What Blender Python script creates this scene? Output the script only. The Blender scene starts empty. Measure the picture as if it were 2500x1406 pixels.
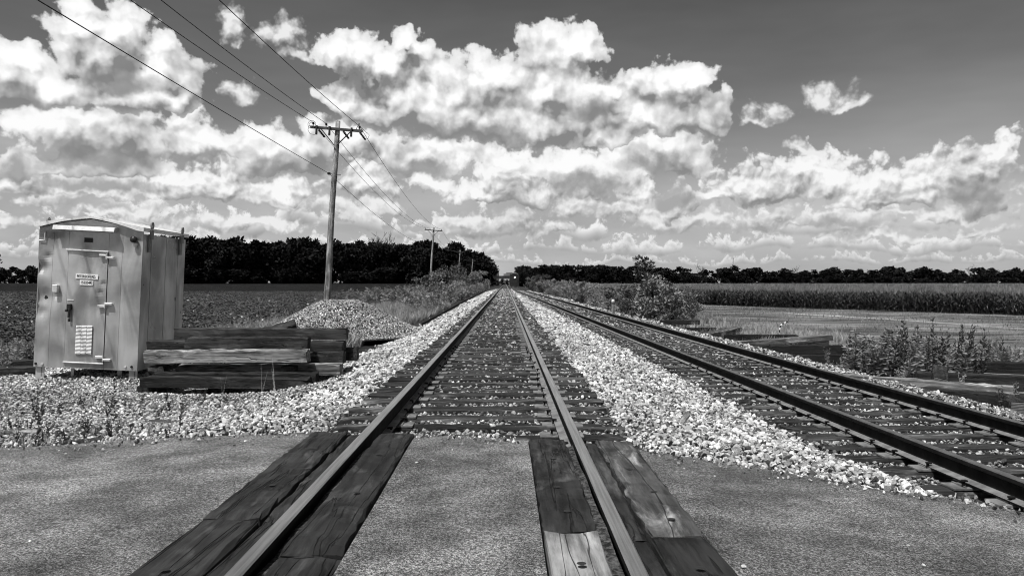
import bpy, bmesh, math, random
import numpy as np
from mathutils import Vector, Matrix, Euler
R=math.radians
FPX=1925.0                       # focal length in pixels of the 2500 px wide photograph
scene=bpy.context.scene
COL=scene.collection
rng=np.random.default_rng(7); random.seed(7)
# ================================================================ camera, sky, sun, exposure
CX,CZ=0.255,1.077
cam_data=bpy.data.cameras.new('camera'); cam=bpy.data.objects.new('camera',cam_data)
COL.objects.link(cam); scene.camera=cam
cam_data.sensor_width=36; cam_data.lens=36*FPX/2500; cam_data.clip_end=12000; cam_data.clip_start=0.05
cam.location=(CX,0,CZ)
cam.rotation_euler=(R(90)-13/FPX,0,-16/FPX)
SUN=Vector((-0.25,-0.385,0.89)).normalized()
sun_data=bpy.data.lights.new('sun','SUN'); sun=bpy.data.objects.new('sun',sun_data); COL.objects.link(sun)
sun_data.energy=5.0; sun_data.angle=R(0.5); sun_data.color=(1.0,0.995,0.985)
sun.rotation_euler=SUN.to_track_quat('Z','Y').to_euler()
def build_world():
    w=bpy.data.worlds.new('World'); bpy.context.scene.world=w; w.use_nodes=True
    nt=w.node_tree; nt.nodes.clear()
    NN=nt.nodes.new
    def put(sock,v):
        if isinstance(v,bpy.types.NodeSocket): nt.links.new(v,sock)
        else: sock.default_value=v
    def M(op,a,b=0.0,c=0.0,clamp=False):
        n=NN('ShaderNodeMath'); n.operation=op; n.use_clamp=clamp
        put(n.inputs[0],a); put(n.inputs[1],b); put(n.inputs[2],c); return n.outputs[0]
    def V(op,a,b=(0,0,0),c=(0,0,0),out=0):
        n=NN('ShaderNodeVectorMath'); n.operation=op
        put(n.inputs[0],a); put(n.inputs[1],b)
        if op=='MULTIPLY_ADD': put(n.inputs[2],c)
        return n.outputs[out]
    def comb(x,y,z=0.0):
        n=NN('ShaderNodeCombineXYZ'); put(n.inputs[0],x); put(n.inputs[1],y); put(n.inputs[2],z); return n.outputs[0]
    def fbm(vec,scale,detail,rough=0.55,dist=0.0):
        n=NN('ShaderNodeTexNoise'); n.noise_dimensions='2D'; n.normalize=True
        put(n.inputs['Vector'],vec); n.inputs['Scale'].default_value=scale
        n.inputs['Detail'].default_value=detail; n.inputs['Roughness'].default_value=rough
        n.inputs['Distortion'].default_value=dist; return n.outputs[0]
    def ss(x,a,b):
        n=NN('ShaderNodeMapRange'); n.interpolation_type='SMOOTHSTEP'
        put(n.inputs[0],x); n.inputs[1].default_value=a; n.inputs[2].default_value=b
        n.inputs[3].default_value=0; n.inputs[4].default_value=1; return n.outputs[0]
    def mix(f,a,b):   # floats
        n=NN('ShaderNodeMix'); n.data_type='FLOAT'; put(n.inputs[0],f); put(n.inputs[2],a); put(n.inputs[3],b); return n.outputs[0]
    tc=NN('ShaderNodeTexCoord'); d=tc.outputs['Generated']
    sp=NN('ShaderNodeSeparateXYZ'); nt.links.new(d,sp.inputs[0]); x,y,z=sp.outputs
    az=M('ARCTAN2',x,y)
    hyp=M('SQRT',M('ADD',M('MULTIPLY',x,x),M('MULTIPLY',y,y)))
    el=M('ARCTAN2',z,hyp)
    tel=M('DIVIDE',z,M('MAXIMUM',hyp,0.02))
    # clear sky, seen through a red filter as in the black and white picture
    sky=NN('ShaderNodeTexSky'); sky.sky_type='NISHITA'; sky.sun_disc=False
    sky.sun_elevation=math.asin(SUN[2]); sky.sun_rotation=math.atan2(SUN[0],SUN[1])
    sky.air_density=1.0; sky.dust_density=1.2; sky.ozone_density=1.0
    sc=NN('ShaderNodeSeparateColor'); nt.links.new(sky.outputs[0],sc.inputs[0])
    base=M('MULTIPLY',M('POWER',M('MULTIPLY',sc.outputs[0],0.4),1.7),2.7)
    col=base
    # thin haze towards the horizon is part of the sky texture; thin high cirrus veil
    veil=fbm(comb(M('MULTIPLY',az,1.2),M('MULTIPLY',el,5.0),7.7),2.0,4,0.6)
    col=M('MULTIPLY',col,M('ADD',0.72,M('MULTIPLY',veil,0.56)))
    vn=fbm(comb(M('MULTIPLY',az,3.0),M('MULTIPLY',el,11.0),4.4),1.6,6,0.55)
    edge=M('ADD',M('SUBTRACT',0.17,M('MULTIPLY',ss(az,0.10,0.40),0.075)),M('MULTIPLY',M('SUBTRACT',vn,0.5),0.12))
    vm=M('SUBTRACT',1.0,ss(M('SUBTRACT',el,edge),-0.09,0.03))
    col=mix(M('MULTIPLY',vm,0.9),col,M('ADD',3.2,M('MULTIPLY',vn,3.6)))
    def ring(col,D,seed,thr,A,white,grey,soft=0.10):
        s=M('MULTIPLY',az,D); cov=fbm(comb(s,seed*7.1+31.0),0.9,2,0.5)
        lift=fbm(comb(s,seed*3.7+77.0),0.45,1,0.5)
        h=M('SUBTRACT',M('MULTIPLY',tel,D),M('ADD',0.62,M('MULTIPLY',lift,0.8)))
        p=comb(M('ADD',s,seed*13.7),M('ADD',h,seed*5.3))
        top=M('MULTIPLY',M('SUBTRACT',cov,thr),A)           # local cloud height
        n=fbm(p,2.6,6,0.58,0.2)
        n2=fbm(V('ADD',p,(-0.04,0.10,0.0)),2.6,3,0.55,0.2)
        d1=M('ADD',M('SUBTRACT',top,h),M('MULTIPLY',M('SUBTRACT',n,0.5),1.5))
        hb=M('ADD',h,M('MULTIPLY',M('SUBTRACT',n2,0.5),0.25))
        mask=M('MULTIPLY',ss(d1,0.0,soft),ss(hb,-0.06,0.05))
        em=M('ADD',M('MULTIPLY',M('SUBTRACT',n,n2),1.5),0.1)
        li=M('ADD',em,M('SUBTRACT',0.95,M('MULTIPLY',ss(d1,0.0,0.9),0.75)))
        li=M('MULTIPLY',li,M('ADD',0.25,M('MULTIPLY',ss(hb,-0.05,0.28),0.75)),clamp=True)
        c=mix(li,grey,white)
        return mix(mask,col,c)
    # cumulus rows, far and low ones first: (x, y, half width, half height) as read off the picture, turned into bearings
    rows=[
     [(150,494,120,17),(330,514,131,20),(650,484,153,28),(800,508,80,28),(930,514,60,30),(1250,543,58,48),(1140,558,64,35),(1420,513,75,39),(1520,516,96,26),(1620,541,75,28),(1850,528,101,31),(2050,549,150,26),(2300,522,167,22),(1960,552,121,20),(600,551,142,25),(350,555,130,18),(80,546,104,18),(1350,568,76,23),(1700,550,95,26),(2150,584,119,17),(2400,560,91,18),(1040,566,58,16)],
     [(60,434,77,52),(440,440,76,38),(540,451,83,61),(460,466,102,34),(250,468,183,25),(900,451,85,48),(1050,453,67,25),(1240,426,82,64),(1170,472,74,26),(1270,476,114,33),(1430,437,129,56),(1850,458,107,56),(1940,428,61,42),(2020,440,98,57),(2150,456,103,55),(2290,439,97,56),(2380,420,77,55),(2440,389,47,51),(2400,484,83,47),(1560,472,46,38),(1650,503,68,44),(1760,481,67,22),(2200,487,165,25),(700,467,99,31)],
     [(60,324,64,41),(180,327,130,51),(300,338,117,77),(450,302,63,44),(500,351,110,43),(240,406,155,34),(620,364,72,49),(700,373,96,53),(760,344,50,50),(850,342,81,48),(690,413,123,24),(950,376,76,57),(1020,400,100,41),(1130,384,138,43),(1600,372,113,52),(1680,391,66,50),(1540,407,70,32),(40,405,63,27),(1380,416,96,47)],
     [(200,75,52,66),(285,88,72,60),(245,150,112,70),(410,150,58,60),(440,200,60,50),(60,165,72,46),(110,215,132,60),(300,230,155,60),(400,242,95,46),(860,150,78,56),(930,165,64,46),(990,116,40,40),(1030,150,42,30),
      (1000,260,76,80),(1080,240,112,90),(1200,205,92,62),(1150,290,205,80),(1350,152,72,76),(1400,122,60,46),(1432,142,46,30),(1340,222,112,82),(1420,262,112,72),(1300,305,200,70),(850,250,58,50),(885,286,64,46),(1215,255,95,62),(1365,285,100,60),(1450,330,110,45),(1500,220,42,26),(1620,215,112,52),(1680,202,70,40),(1650,272,112,62),(1712,310,50,48),(1560,275,95,52)],
     [(575,72,30,50),(604,108,16,26),(690,100,62,36),(738,142,44,16),(582,232,40,28),(1880,282,54,32),(1845,302,42,22),(2025,248,62,32),(2085,256,40,16),(1965,378,40,14)]]
    def dist(p,blobs):
        m=None
        for (cx,cy,rx,ry) in blobs:
            ca=math.atan((cx-1234)/FPX); ce=math.atan((690-cy)/FPX*math.cos(ca))
            ra=rx/FPX*math.cos(ca)**2; re=ry/FPX*1.05
            v=V('MULTIPLY_ADD',p,(1/ra,1/re,0),(-ca/ra,-ce/re,0))
            v=V('MAXIMUM',v,V('MULTIPLY',v,(-1,-1.75,0)))
            l=V('LENGTH',v,out=1)
            m=l if m is None else M('SMOOTH_MIN',m,l,0.22)
        return m
    def billow(p,scale,det):
        n=NN('ShaderNodeTexVoronoi'); n.voronoi_dimensions='2D'; n.feature='SMOOTH_F1'; n.inputs['Smoothness'].default_value=0.35
        nt.links.new(p,n.inputs['Vector']); n.inputs['Scale'].default_value=scale; n.inputs['Detail'].default_value=det; n.inputs['Roughness'].default_value=0.5; n.inputs['Lacunarity'].default_value=2.3
        n.normalize=True
        return M('SUBTRACT',0.42,n.outputs['Distance'])
    ae=comb(az,el)
    wn=NN('ShaderNodeTexNoise'); wn.noise_dimensions='2D'; nt.links.new(ae,wn.inputs['Vector']); wn.inputs['Scale'].default_value=19; wn.inputs['Detail'].default_value=4; wn.inputs['Roughness'].default_value=0.55
    warp=V('MULTIPLY_ADD',wn.outputs[1],(0.058,0.046,0),(-0.029,-0.023,0))
    warp2=V('MULTIPLY_ADD',wn.outputs[1],(0.022,0.018,0),(-0.011,-0.009,0))
    pw=V('ADD',ae,warp); pb=V('ADD',ae,warp2)
    fine=M('SUBTRACT',fbm(V('ADD',ae,(5.1,2.2,0)),70.0,4,0.6),0.5)
    bl=[(billow(pb,46.0,2),billow(V('ADD',pb,(-0.0025,0.0055,0)),46.0,1)),(billow(pb,27.0,2),billow(V('ADD',pb,(-0.004,0.009,0)),27.0,1))]
    tone=fbm(V('ADD',ae,(1.1,8.2,0)),13.0,3,0.5)
    shade=[(250,402,160,38),(690,430,130,26),(1440,278,95,42),(1430,450,130,34),(1260,500,120,30),(2390,485,115,45),(2070,548,140,20),(1120,335,160,36),
      (30,412,90,30),(1590,408,95,28),(1650,490,80,40),(250,462,190,24),(220,500,140,14),(700,515,120,16),(1020,425,90,24),(325,205,62,42),(60,258,90,30),(870,205,80,20),(1580,560,130,18),(2230,508,90,20),(1000,565,110,14),(480,385,100,20),(500,492,90,16),(1880,490,110,20)]
    under=M('SUBTRACT',1.0,M('MULTIPLY',M('SUBTRACT',1.0,ss(M('ADD',dist(pw,shade),M('MULTIPLY',fine,-0.5)),0.25,1.2)),0.8))
    def cumulus(col,blobs,b,up,grey,white,soft,fat=1.15,bil=1.3,amb=0.40,emb=1.05):
        b1,b2=b
        D1=dist(pw,blobs); D2=dist(V('ADD',pw,(-0.3*up,up,0)),blobs)
        d1=M('ADD',M('SUBTRACT',fat,D1),M('ADD',M('MULTIPLY',b1,bil),M('MULTIPLY',fine,0.55)))
        mask=ss(d1,0.0,soft)
        thick=ss(d1,0.05,0.75)
        li=M('ADD',amb,M('MULTIPLY',M('SUBTRACT',D2,D1),emb))
        li=M('ADD',li,M('MULTIPLY',M('SUBTRACT',b1,b2),1.9))
        li=M('ADD',li,M('MULTIPLY',fine,0.25))
        li=M('ADD',li,M('MULTIPLY',M('SUBTRACT',tone,0.52),1.5))
        li=M('ADD',li,M('MULTIPLY',M('SUBTRACT',1.0,thick),0.10),clamp=True)
        li=M('MULTIPLY',li,under)
        c=mix(li,grey,white)
        return mix(M('MULTIPLY',mask,M('ADD',0.72,M('MULTIPLY',thick,0.28))) if soft<0.9 else mask,col,c)
    def heroes(col):
        col=cumulus(col,rows[0],bl[0],0.010,4.0,9.6,0.6,1.0,1.7,0.52,0.6)
        col=cumulus(col,rows[1],bl[0],0.016,3.0,10.8,0.36,1.02,1.8,0.55,0.6)
        col=cumulus(col,rows[2],bl[1],0.022,2.8,11.2,0.30,1.06,1.7,0.55,0.6)
        col=cumulus(col,rows[3],bl[1],0.026,2.8,11.4,0.22,1.08,1.5,0.45,0.9)
        col=cumulus(col,rows[4],bl[0],0.016,4.0,9.6,1.0,1.0,1.9,0.5,0.6)
        return col
    col=ring(col,44.0,2.3,0.22,1.5,8.2,4.0,0.3)
    col=ring(col,26.0,1.3,0.25,1.5,9.2,3.6,0.25)
    col=ring(col,16.0,0.1,0.28,1.6,10.0,3.0,0.22)
    col=heroes(col)
    col=ring(col,1.9,1.7,0.56,1.6,10.5,3.0,0.2)   # scattered clouds higher than the picture reaches
    bg=NN('ShaderNodeBackground'); nt.links.new(col,bg.inputs[0]); bg.inputs[1].default_value=0.088
    out=NN('ShaderNodeOutputWorld'); nt.links.new(bg.outputs[0],out.inputs[0])
    w.cycles.sampling_method='NONE'
build_world()
vs=scene.view_settings; vs.view_transform='Standard'; vs.look='None'; vs.exposure=0.0; vs.gamma=1.0
scene.cycles.use_adaptive_sampling=True; scene.cycles.adaptive_threshold=0.025; scene.cycles.adaptive_min_samples=10
scene.cycles.max_bounces=5; scene.cycles.diffuse_bounces=2; scene.cycles.glossy_bounces=2; scene.cycles.transparent_max_bounces=4
scene.cycles.use_denoising=True; scene.cycles.pixel_filter_type='BLACKMAN_HARRIS'; scene.cycles.filter_width=1.05

# ================================================================ helpers
def PX(px,py,Y):
    """photograph pixel + known distance along the track -> world point"""
    return Vector((CX+(px-1234)/FPX*Y, Y, CZ-(py-690)/FPX*Y))
def tag(o,label=None,cat=None,group=None,kind=None):
    if label: o['label']=label
    if cat: o['category']=cat
    if group: o['group']=group
    if kind: o['kind']=kind
    return o
def empty(name,loc=(0,0,0),rot=(0,0,0),label=None,cat=None,group=None):
    o=bpy.data.objects.new(name,None); COL.objects.link(o); o.location=loc; o.rotation_euler=rot
    o.empty_display_size=0.1
    return tag(o,label,cat,group)
def link(name,mesh,parent=None,loc=None,rot=None):
    o=bpy.data.objects.new(name,mesh); COL.objects.link(o)
    if parent: o.parent=parent
    if loc is not None: o.location=loc
    if rot is not None: o.rotation_euler=rot
    return o
def copy_tree(o,parent=None):
    c=o.copy(); COL.objects.link(c); c.parent=parent
    for ch in list(o.children): copy_tree(ch,c)
    return c
class MB:
    """collects faces of one mesh"""
    def __init__(s): s.v=[]; s.f=[]; s.m=[]
    def add(s,vs,fs,m=0):
        b=len(s.v); s.v.extend([tuple(p) for p in vs]); s.f.extend([tuple(i+b for i in f) for f in fs]); s.m.extend([m]*len(fs)); return s
    def box(s,c,d,rot=None,m=0,ch=0.0):
        x,y,z=d[0]/2,d[1]/2,d[2]/2
        if ch<=0:
            vs=[Vector((i*x,j*y,k*z)) for i in(-1,1) for j in(-1,1) for k in(-1,1)]
            fs=[(0,1,3,2),(4,6,7,5),(0,4,5,1),(2,3,7,6),(0,2,6,4),(1,5,7,3)]
        else:
            bm=bmesh.new(); bmesh.ops.create_cube(bm,size=1)
            for v in bm.verts: v.co=Vector((v.co.x*d[0],v.co.y*d[1],v.co.z*d[2]))
            bmesh.ops.bevel(bm,geom=bm.edges[:],offset=ch,segments=1,affect='EDGES')
            bm.verts.index_update(); vs=[v.co.copy() for v in bm.verts]; fs=[tuple(v.index for v in f.verts) for f in bm.faces]; bm.free()
        if rot is not None:
            M3=rot if isinstance(rot,Matrix) else Euler(rot).to_matrix()
            vs=[M3@v for v in vs]
        c=Vector(c); return s.add([v+c for v in vs],fs,m)
    def tube(s,pts,rad,n=8,m=0,cap=True):
        pts=[Vector(p) for p in pts]; k=len(pts)
        rad=[rad]*k if not hasattr(rad,'__len__') else list(rad)
        vs=[]; fs=[]; up=None
        for i,p in enumerate(pts):
            t=(pts[min(i+1,k-1)]-pts[max(i-1,0)]).normalized()
            if up is None: up=Vector((0,0,1)) if abs(t.z)<0.9 else Vector((1,0,0))
            a=t.cross(up).normalized(); b=a.cross(t).normalized(); up=b
            for j in range(n):
                th=2*math.pi*j/n; vs.append(p+(a*math.cos(th)+b*math.sin(th))*rad[i])
        for i in range(k-1):
            for j in range(n):
                fs.append((i*n+j,i*n+(j+1)%n,(i+1)*n+(j+1)%n,(i+1)*n+j))
        if cap: fs+= [tuple(range(n))[::-1], tuple((k-1)*n+j for j in range(n))]
        return s.add(vs,fs,m)
    def prism(s,poly,y0,y1,m=0):
        """polygon in xz extruded along y"""
        n=len(poly); vs=[(x,y0,z) for x,z in poly]+[(x,y1,z) for x,z in poly]
        fs=[tuple(range(n)),tuple(range(2*n-1,n-1,-1))]+[(i,n+i,n+(i+1)%n,(i+1)%n) for i in range(n)]
        return s.add(vs,fs,m)
    def mesh(s,name,mats,smooth=False):
        me=bpy.data.meshes.new(name); me.from_pydata(s.v,[],s.f)
        for mt in (mats if isinstance(mats,(list,tuple)) else [mats]): me.materials.append(mt)
        if any(s.m): me.polygons.foreach_set('material_index',s.m)
        bm=bmesh.new(); bm.from_mesh(me); bmesh.ops.recalc_face_normals(bm,faces=bm.faces); bm.to_mesh(me); bm.free()
        if smooth: me.polygons.foreach_set('use_smooth',[True]*len(me.polygons))
        me.update(); return me
    def build(s,name,mats,parent=None,loc=None,rot=None,smooth=False):
        return link(name,s.mesh(name,mats,smooth),parent,loc,rot)
def np_mesh(name,verts,faces,mats,smooth=False,midx=None):
    me=bpy.data.meshes.new(name); verts=np.asarray(verts,dtype=np.float32); faces=np.asarray(faces,dtype=np.int32)
    k=faces.shape[1]
    me.vertices.add(len(verts)); me.vertices.foreach_set('co',verts.ravel())
    me.loops.add(faces.size); me.loops.foreach_set('vertex_index',faces.ravel())
    me.polygons.add(len(faces)); me.polygons.foreach_set('loop_start',np.arange(0,faces.size,k,dtype=np.int32))
    for mt in (mats if isinstance(mats,(list,tuple)) else [mats]): me.materials.append(mt)
    if midx is not None: me.polygons.foreach_set('material_index',np.asarray(midx,dtype=np.int32))
    if smooth: me.polygons.foreach_set('use_smooth',np.ones(len(faces),dtype=bool))
    me.update(calc_edges=True); me.validate(); return me

# ---------------------------------------------------------------- materials (all neutral: the picture is black and white)
def material(name,build):
    m=bpy.data.materials.new(name); m.use_nodes=True; nt=m.node_tree; nt.nodes.clear()
    b=nt.nodes.new('ShaderNodeBsdfPrincipled'); o=nt.nodes.new('ShaderNodeOutputMaterial'); nt.links.new(b.outputs[0],o.inputs[0])
    class G: pass
    g=G(); g.nt=nt; g.b=b; g.o=o
    def put(sock,v):
        if isinstance(v,bpy.types.NodeSocket): nt.links.new(v,sock)
        else:
            if sock.type in('RGBA',) and not hasattr(v,'__len__'): v=(v,v,v,1)
            sock.default_value=v
    g.put=put
    def math_(op,a,b_=0.0,c=0.0,clamp=False):
        n=nt.nodes.new('ShaderNodeMath'); n.operation=op; n.use_clamp=clamp; put(n.inputs[0],a); put(n.inputs[1],b_); put(n.inputs[2],c); return n.outputs[0]
    g.m=math_
    def coord(kind='Object',scale=(1,1,1),loc=(0,0,0)):
        t=nt.nodes.new('ShaderNodeTexCoord')
        if kind=='World':
            gp=nt.nodes.new('ShaderNodeNewGeometry'); src=gp.outputs['Position']
        else: src=t.outputs[kind]
        mp=nt.nodes.new('ShaderNodeMapping'); nt.links.new(src,mp.inputs[0]); mp.inputs['Scale'].default_value=scale; mp.inputs['Location'].default_value=loc; return mp.outputs[0]
    g.coord=coord
    def noise(vec,scale,detail=4,rough=0.55,dist=0.0):
        n=nt.nodes.new('ShaderNodeTexNoise'); put(n.inputs['Vector'],vec); n.inputs['Scale'].default_value=scale; n.inputs['Detail'].default_value=detail
        n.inputs['Roughness'].default_value=rough; n.inputs['Distortion'].default_value=dist; return n.outputs[0]
    g.noise=noise
    def voro(vec,scale,feature='F1',rnd=1.0):
        n=nt.nodes.new('ShaderNodeTexVoronoi'); n.feature=feature; put(n.inputs['Vector'],vec); n.inputs['Scale'].default_value=scale; n.inputs['Randomness'].default_value=rnd; return n.outputs
    g.voro=voro
    def ramp(x,a,b_,lo,hi,smooth=True):
        n=nt.nodes.new('ShaderNodeMapRange'); n.interpolation_type='SMOOTHSTEP' if smooth else 'LINEAR'
        put(n.inputs[0],x); n.inputs[1].default_value=a; n.inputs[2].default_value=b_; put(n.inputs[3],lo); put(n.inputs[4],hi); return n.outputs[0]
    g.ramp=ramp
    def rnd():
        n=nt.nodes.new('ShaderNodeObjectInfo'); return n.outputs['Random']
    g.rnd=rnd
    def offset_by_random(vec):
        n=nt.nodes.new('ShaderNodeVectorMath'); n.operation='MULTIPLY_ADD'
        cx=nt.nodes.new('ShaderNodeCombineXYZ'); r=rnd()
        for i in range(3): nt.links.new(r,cx.inputs[i])
        nt.links.new(cx.outputs[0],n.inputs[0]); n.inputs[1].default_value=(37.0,91.0,53.0); put(n.inputs[2],vec); return n.outputs[0]
    g.offr=offset_by_random
    def color(v): put(b.inputs['Base Color'],v)
    g.color=color
    def rough(v): put(b.inputs['Roughness'],v)
    g.rough=rough
    def spec(v): put(b.inputs['Specular IOR Level'],v)
    g.spec=spec
    def metal(v): put(b.inputs['Metallic'],v)
    g.metal=metal
    def bump(h,strength=0.5,dist=0.01):
        n=nt.nodes.new('ShaderNodeBump'); put(n.inputs['Height'],h); n.inputs['Strength'].default_value=strength; n.inputs['Distance'].default_value=dist
        nt.links.new(n.outputs[0],b.inputs['Normal'])
    g.bump=bump
    build(g); return m
def plain(name,c,rough=0.7,metal=0.0,spec=0.3,var=0.0,bumps=None):
    def f(g):
        if var>0:
            n=g.noise(g.coord('Object'),9.0,5,0.6); g.color(g.ramp(n,0.3,0.7,c*(1-var),c*(1+var)))
        else: g.color(c)
        g.rough(rough); g.metal(metal); g.spec(spec)
        if bumps: g.bump(g.noise(g.coord('Object'),bumps[0],5,0.6),bumps[1],bumps[2])
    return material(name,f)
def wood_mat(name,lo,hi,weather=0.0,axis=0,fine=1.0,rr=0.9):
    """old timber: grain, checks and blotches running along the local axis"""
    def f(g):
        s=[26.0,26.0,26.0]; s[axis]=1.3 if axis!=1 else 2.0
        s2=[9.0,9.0,9.0]; s2[axis]=0.4
        s3=[3.2,3.2,3.2]; s3[axis]=1.1 if axis!=1 else 2.2
        grain=g.noise(g.offr(g.coord('Object',tuple(c*fine for c in s))),1.0,6,0.65,0.25)
        check=g.noise(g.offr(g.coord('Object',tuple(s2))),1.0,3,0.5,0.25)
        blot=g.noise(g.offr(g.coord('Object',tuple(s3))),1.0,5,0.6,0.4)
        crack=g.ramp(g.m('ABSOLUTE',g.m('SUBTRACT',check,0.5)),0.0,0.014,0.0,1.0)
        tone=g.ramp(g.m('ADD',g.m('MULTIPLY',grain,0.55),g.m('MULTIPLY',blot,0.45)),0.36,0.66,lo,hi)
        r=g.rnd()
        tone=g.m('MULTIPLY',tone,g.ramp(r,0,1,1-rr*0.45,1+rr*0.5,False))
        if weather>0:
            wn=g.noise(g.offr(g.coord('Object',(1.5,5.0,5.0) if axis==0 else (5.0,1.5,5.0))),1.0,5,0.62,0.7)
            tone=g.m('ADD',tone,g.m('MULTIPLY',g.ramp(wn,0.52,0.72,0.0,weather),g.ramp(grain,0.3,0.6,0.2,1.0)))
        tone=g.m('MULTIPLY',tone,g.m('ADD',0.25,g.m('MULTIPLY',crack,0.75)))
        g.color(tone); g.rough(0.8); g.spec(0.25)
        g.bump(g.m('ADD',g.m('MULTIPLY',grain,0.4),g.m('MULTIPLY',crack,0.8)),0.8,0.012)
    return material(name,f)
def leaf_mat(name,lo,hi,rough=0.5,spec=0.3,scale=0.8):
    def f(g):
        n=g.noise(g.coord('World'),scale,3,0.5); r=g.rnd()
        t=g.m('ADD',g.m('MULTIPLY',n,0.6),g.m('MULTIPLY',r,0.4))
        g.color(g.ramp(t,0.25,0.75,lo,hi)); g.rough(rough); g.spec(spec)
    return material(name,f)

MT={}
def _asphalt(g):
    w=g.coord('World')
    fine=g.noise(w,150.0,3,0.8); grit=g.voro(w,55.0)
    mid=g.noise(w,2.4,6,0.65); big=g.noise(w,0.55,4,0.55); stain=g.noise(g.coord('World',(1.4,3.0,1)),1.0,5,0.65)
    coarse=g.noise(w,70.0,2,0.7); c=g.m('MULTIPLY',g.ramp(fine,0.38,0.64,0.014,0.37),g.ramp(coarse,0.36,0.64,0.4,1.5))
    c=g.m('MULTIPLY',c,g.ramp(mid,0.34,0.68,0.6,1.4)); c=g.m('MULTIPLY',c,g.ramp(big,0.3,0.7,0.75,1.3)); c=g.m('MULTIPLY',c,g.ramp(stain,0.35,0.6,0.82,1.05))
    chip=g.voro(w,62.0); ch=g.ramp(chip['Distance'],0.10,0.20,1.0,0.0)
    sel=g.ramp(g.noise(w,40.0,1,0.5),0.60,0.70,0.0,1.0)
    c=g.m('ADD',c,g.m('MULTIPLY',g.m('MULTIPLY',ch,sel),0.16))
    g.color(c); g.rough(0.85); g.spec(0.25)
    g.bump(g.m('ADD',g.m('MULTIPLY',fine,0.9),g.m('MULTIPLY',grit[0],-0.5)),1.0,0.012)
MT['asphalt']=material('asphalt',_asphalt)
def _stone(g):
    r=g.rnd(); n=g.noise(g.coord('Object'),2.2,4,0.6)
    c=g.ramp(r,0.0,1.0,0.17,0.80,False); c=g.m('MULTIPLY',c,g.ramp(n,0.3,0.7,0.7,1.15))
    dark=g.m('MULTIPLY',g.ramp(r,0.0,0.10,0.35,1.0),g.ramp(g.noise(g.coord('World'),0.9,4,0.65),0.36,0.6,0.68,1.1))
    g.color(g.m('MULTIPLY',c,dark)); g.rough(0.85); g.spec(0.2); g.bump(n,0.3,0.01)
MT['stone']=material('ballast_stone',_stone)
def _dstone(g):
    r=g.rnd(); n=g.noise(g.coord('Object'),2.2,4,0.6)
    c=g.ramp(r,0.25,1.0,0.05,0.42,False); g.color(g.m('MULTIPLY',c,g.ramp(n,0.3,0.7,0.6,1.2))); g.rough(0.85); g.spec(0.2)
MT['stone_dirty']=material('dirty_stone',_dstone)
def _gravelbed(g):
    w=g.coord('World'); v=g.voro(w,17.0)
    cell=g.nt.nodes[-1]
    bw=g.nt.nodes.new('ShaderNodeRGBToBW'); g.nt.links.new(cell.outputs['Color'],bw.inputs[0])
    gap=g.ramp(cell.outputs['Distance'],0.18,0.62,1.0,0.10)
    c=g.m('MULTIPLY',g.ramp(bw.outputs[0],0.2,0.8,0.02,0.13),gap)
    g.color(c); g.rough(0.9); g.spec(0.15); g.bump(cell.outputs['Distance'],1.0,-0.05)
MT['gravel_bed']=material('gravel_bed',_gravelbed)
def _crib(g):
    w=g.coord('World'); n=g.noise(w,34.0,4,0.65); g.color(g.ramp(n,0.35,0.7,0.012,0.11)); g.rough(0.95); g.spec(0.1); g.bump(n,0.8,0.02)
def _fine(g):
    w=g.coord('World'); v=g.voro(w,38.0); bw=g.nt.nodes.new('ShaderNodeRGBToBW'); g.nt.links.new(v['Color'],bw.inputs[0])
    big=g.noise(w,0.9,5,0.65)
    c=g.m('MULTIPLY',g.ramp(bw.outputs[0],0.2,0.8,0.10,0.62),g.ramp(v['Distance'],0.2,0.65,1.0,0.12)); g.color(g.m('MULTIPLY',c,g.ramp(big,0.35,0.6,0.45,1.15))); g.rough(0.9); g.spec(0.15); g.bump(v['Distance'],1.0,-0.03)
MT['fine_gravel']=material('fine_gravel',_fine)
MT['crib']=material('crib_dirt',_crib)
def _soil(g):
    w=g.coord('World'); n=g.noise(w,3.0,6,0.65); b=g.noise(w,0.05,4,0.6)
    g.color(g.m('MULTIPLY',g.ramp(n,0.3,0.7,0.012,0.055),g.ramp(b,0.3,0.7,0.7,1.25))); g.rough(0.95); g.spec(0.1); g.bump(n,0.8,0.08)
MT['soil']=material('soil',_soil)
def _dfield(g):
    w=g.coord('World',(0.6,0.12,1)); n=g.noise(w,1.0,6,0.65); g.color(g.ramp(n,0.3,0.7,0.007,0.02)); g.rough(1); g.spec(0.05); g.bump(g.noise(g.coord('World'),1.6,4,0.6),1.0,0.4)
MT['far_field']=material('far_field',_dfield)
def _mown(g):
    a=g.noise(g.coord('World',(0.35,1.6,1)),1.0,5,0.6,0.5); f=g.noise(g.coord('World'),26.0,3,0.6); b=g.noise(g.coord('World',(0.12,0.3,1)),1.0,4,0.6)
    t=g.m('ADD',g.m('MULTIPLY',a,0.5),g.m('MULTIPLY',f,0.5)); g.color(g.m('MULTIPLY',g.ramp(t,0.38,0.62,0.016,0.20),g.ramp(b,0.35,0.65,0.5,1.6))); g.rough(1); g.spec(0.08); g.bump(f,0.9,0.03)
MT['mown']=material('mown_grass',_mown)
MT['dry_earth']=plain('dry_earth',0.42,0.95,0,0.1,0.3,(14,0.6,0.02))
MT['tie']=wood_mat('creosoted_tie',0.006,0.050,0.13)
MT['tie_far']=wood_mat('creosoted_tie_far',0.006,0.035,0.04)
MT['timber_dark']=wood_mat('stacked_timber_dark',0.005,0.040,0.07,rr=1.2)
MT['timber_black']=wood_mat('stacked_timber_black',0.004,0.022,0.02,rr=0.4)
MT['timber_grey']=wood_mat('stacked_timber_grey',0.03,0.20,0.5)
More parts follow.
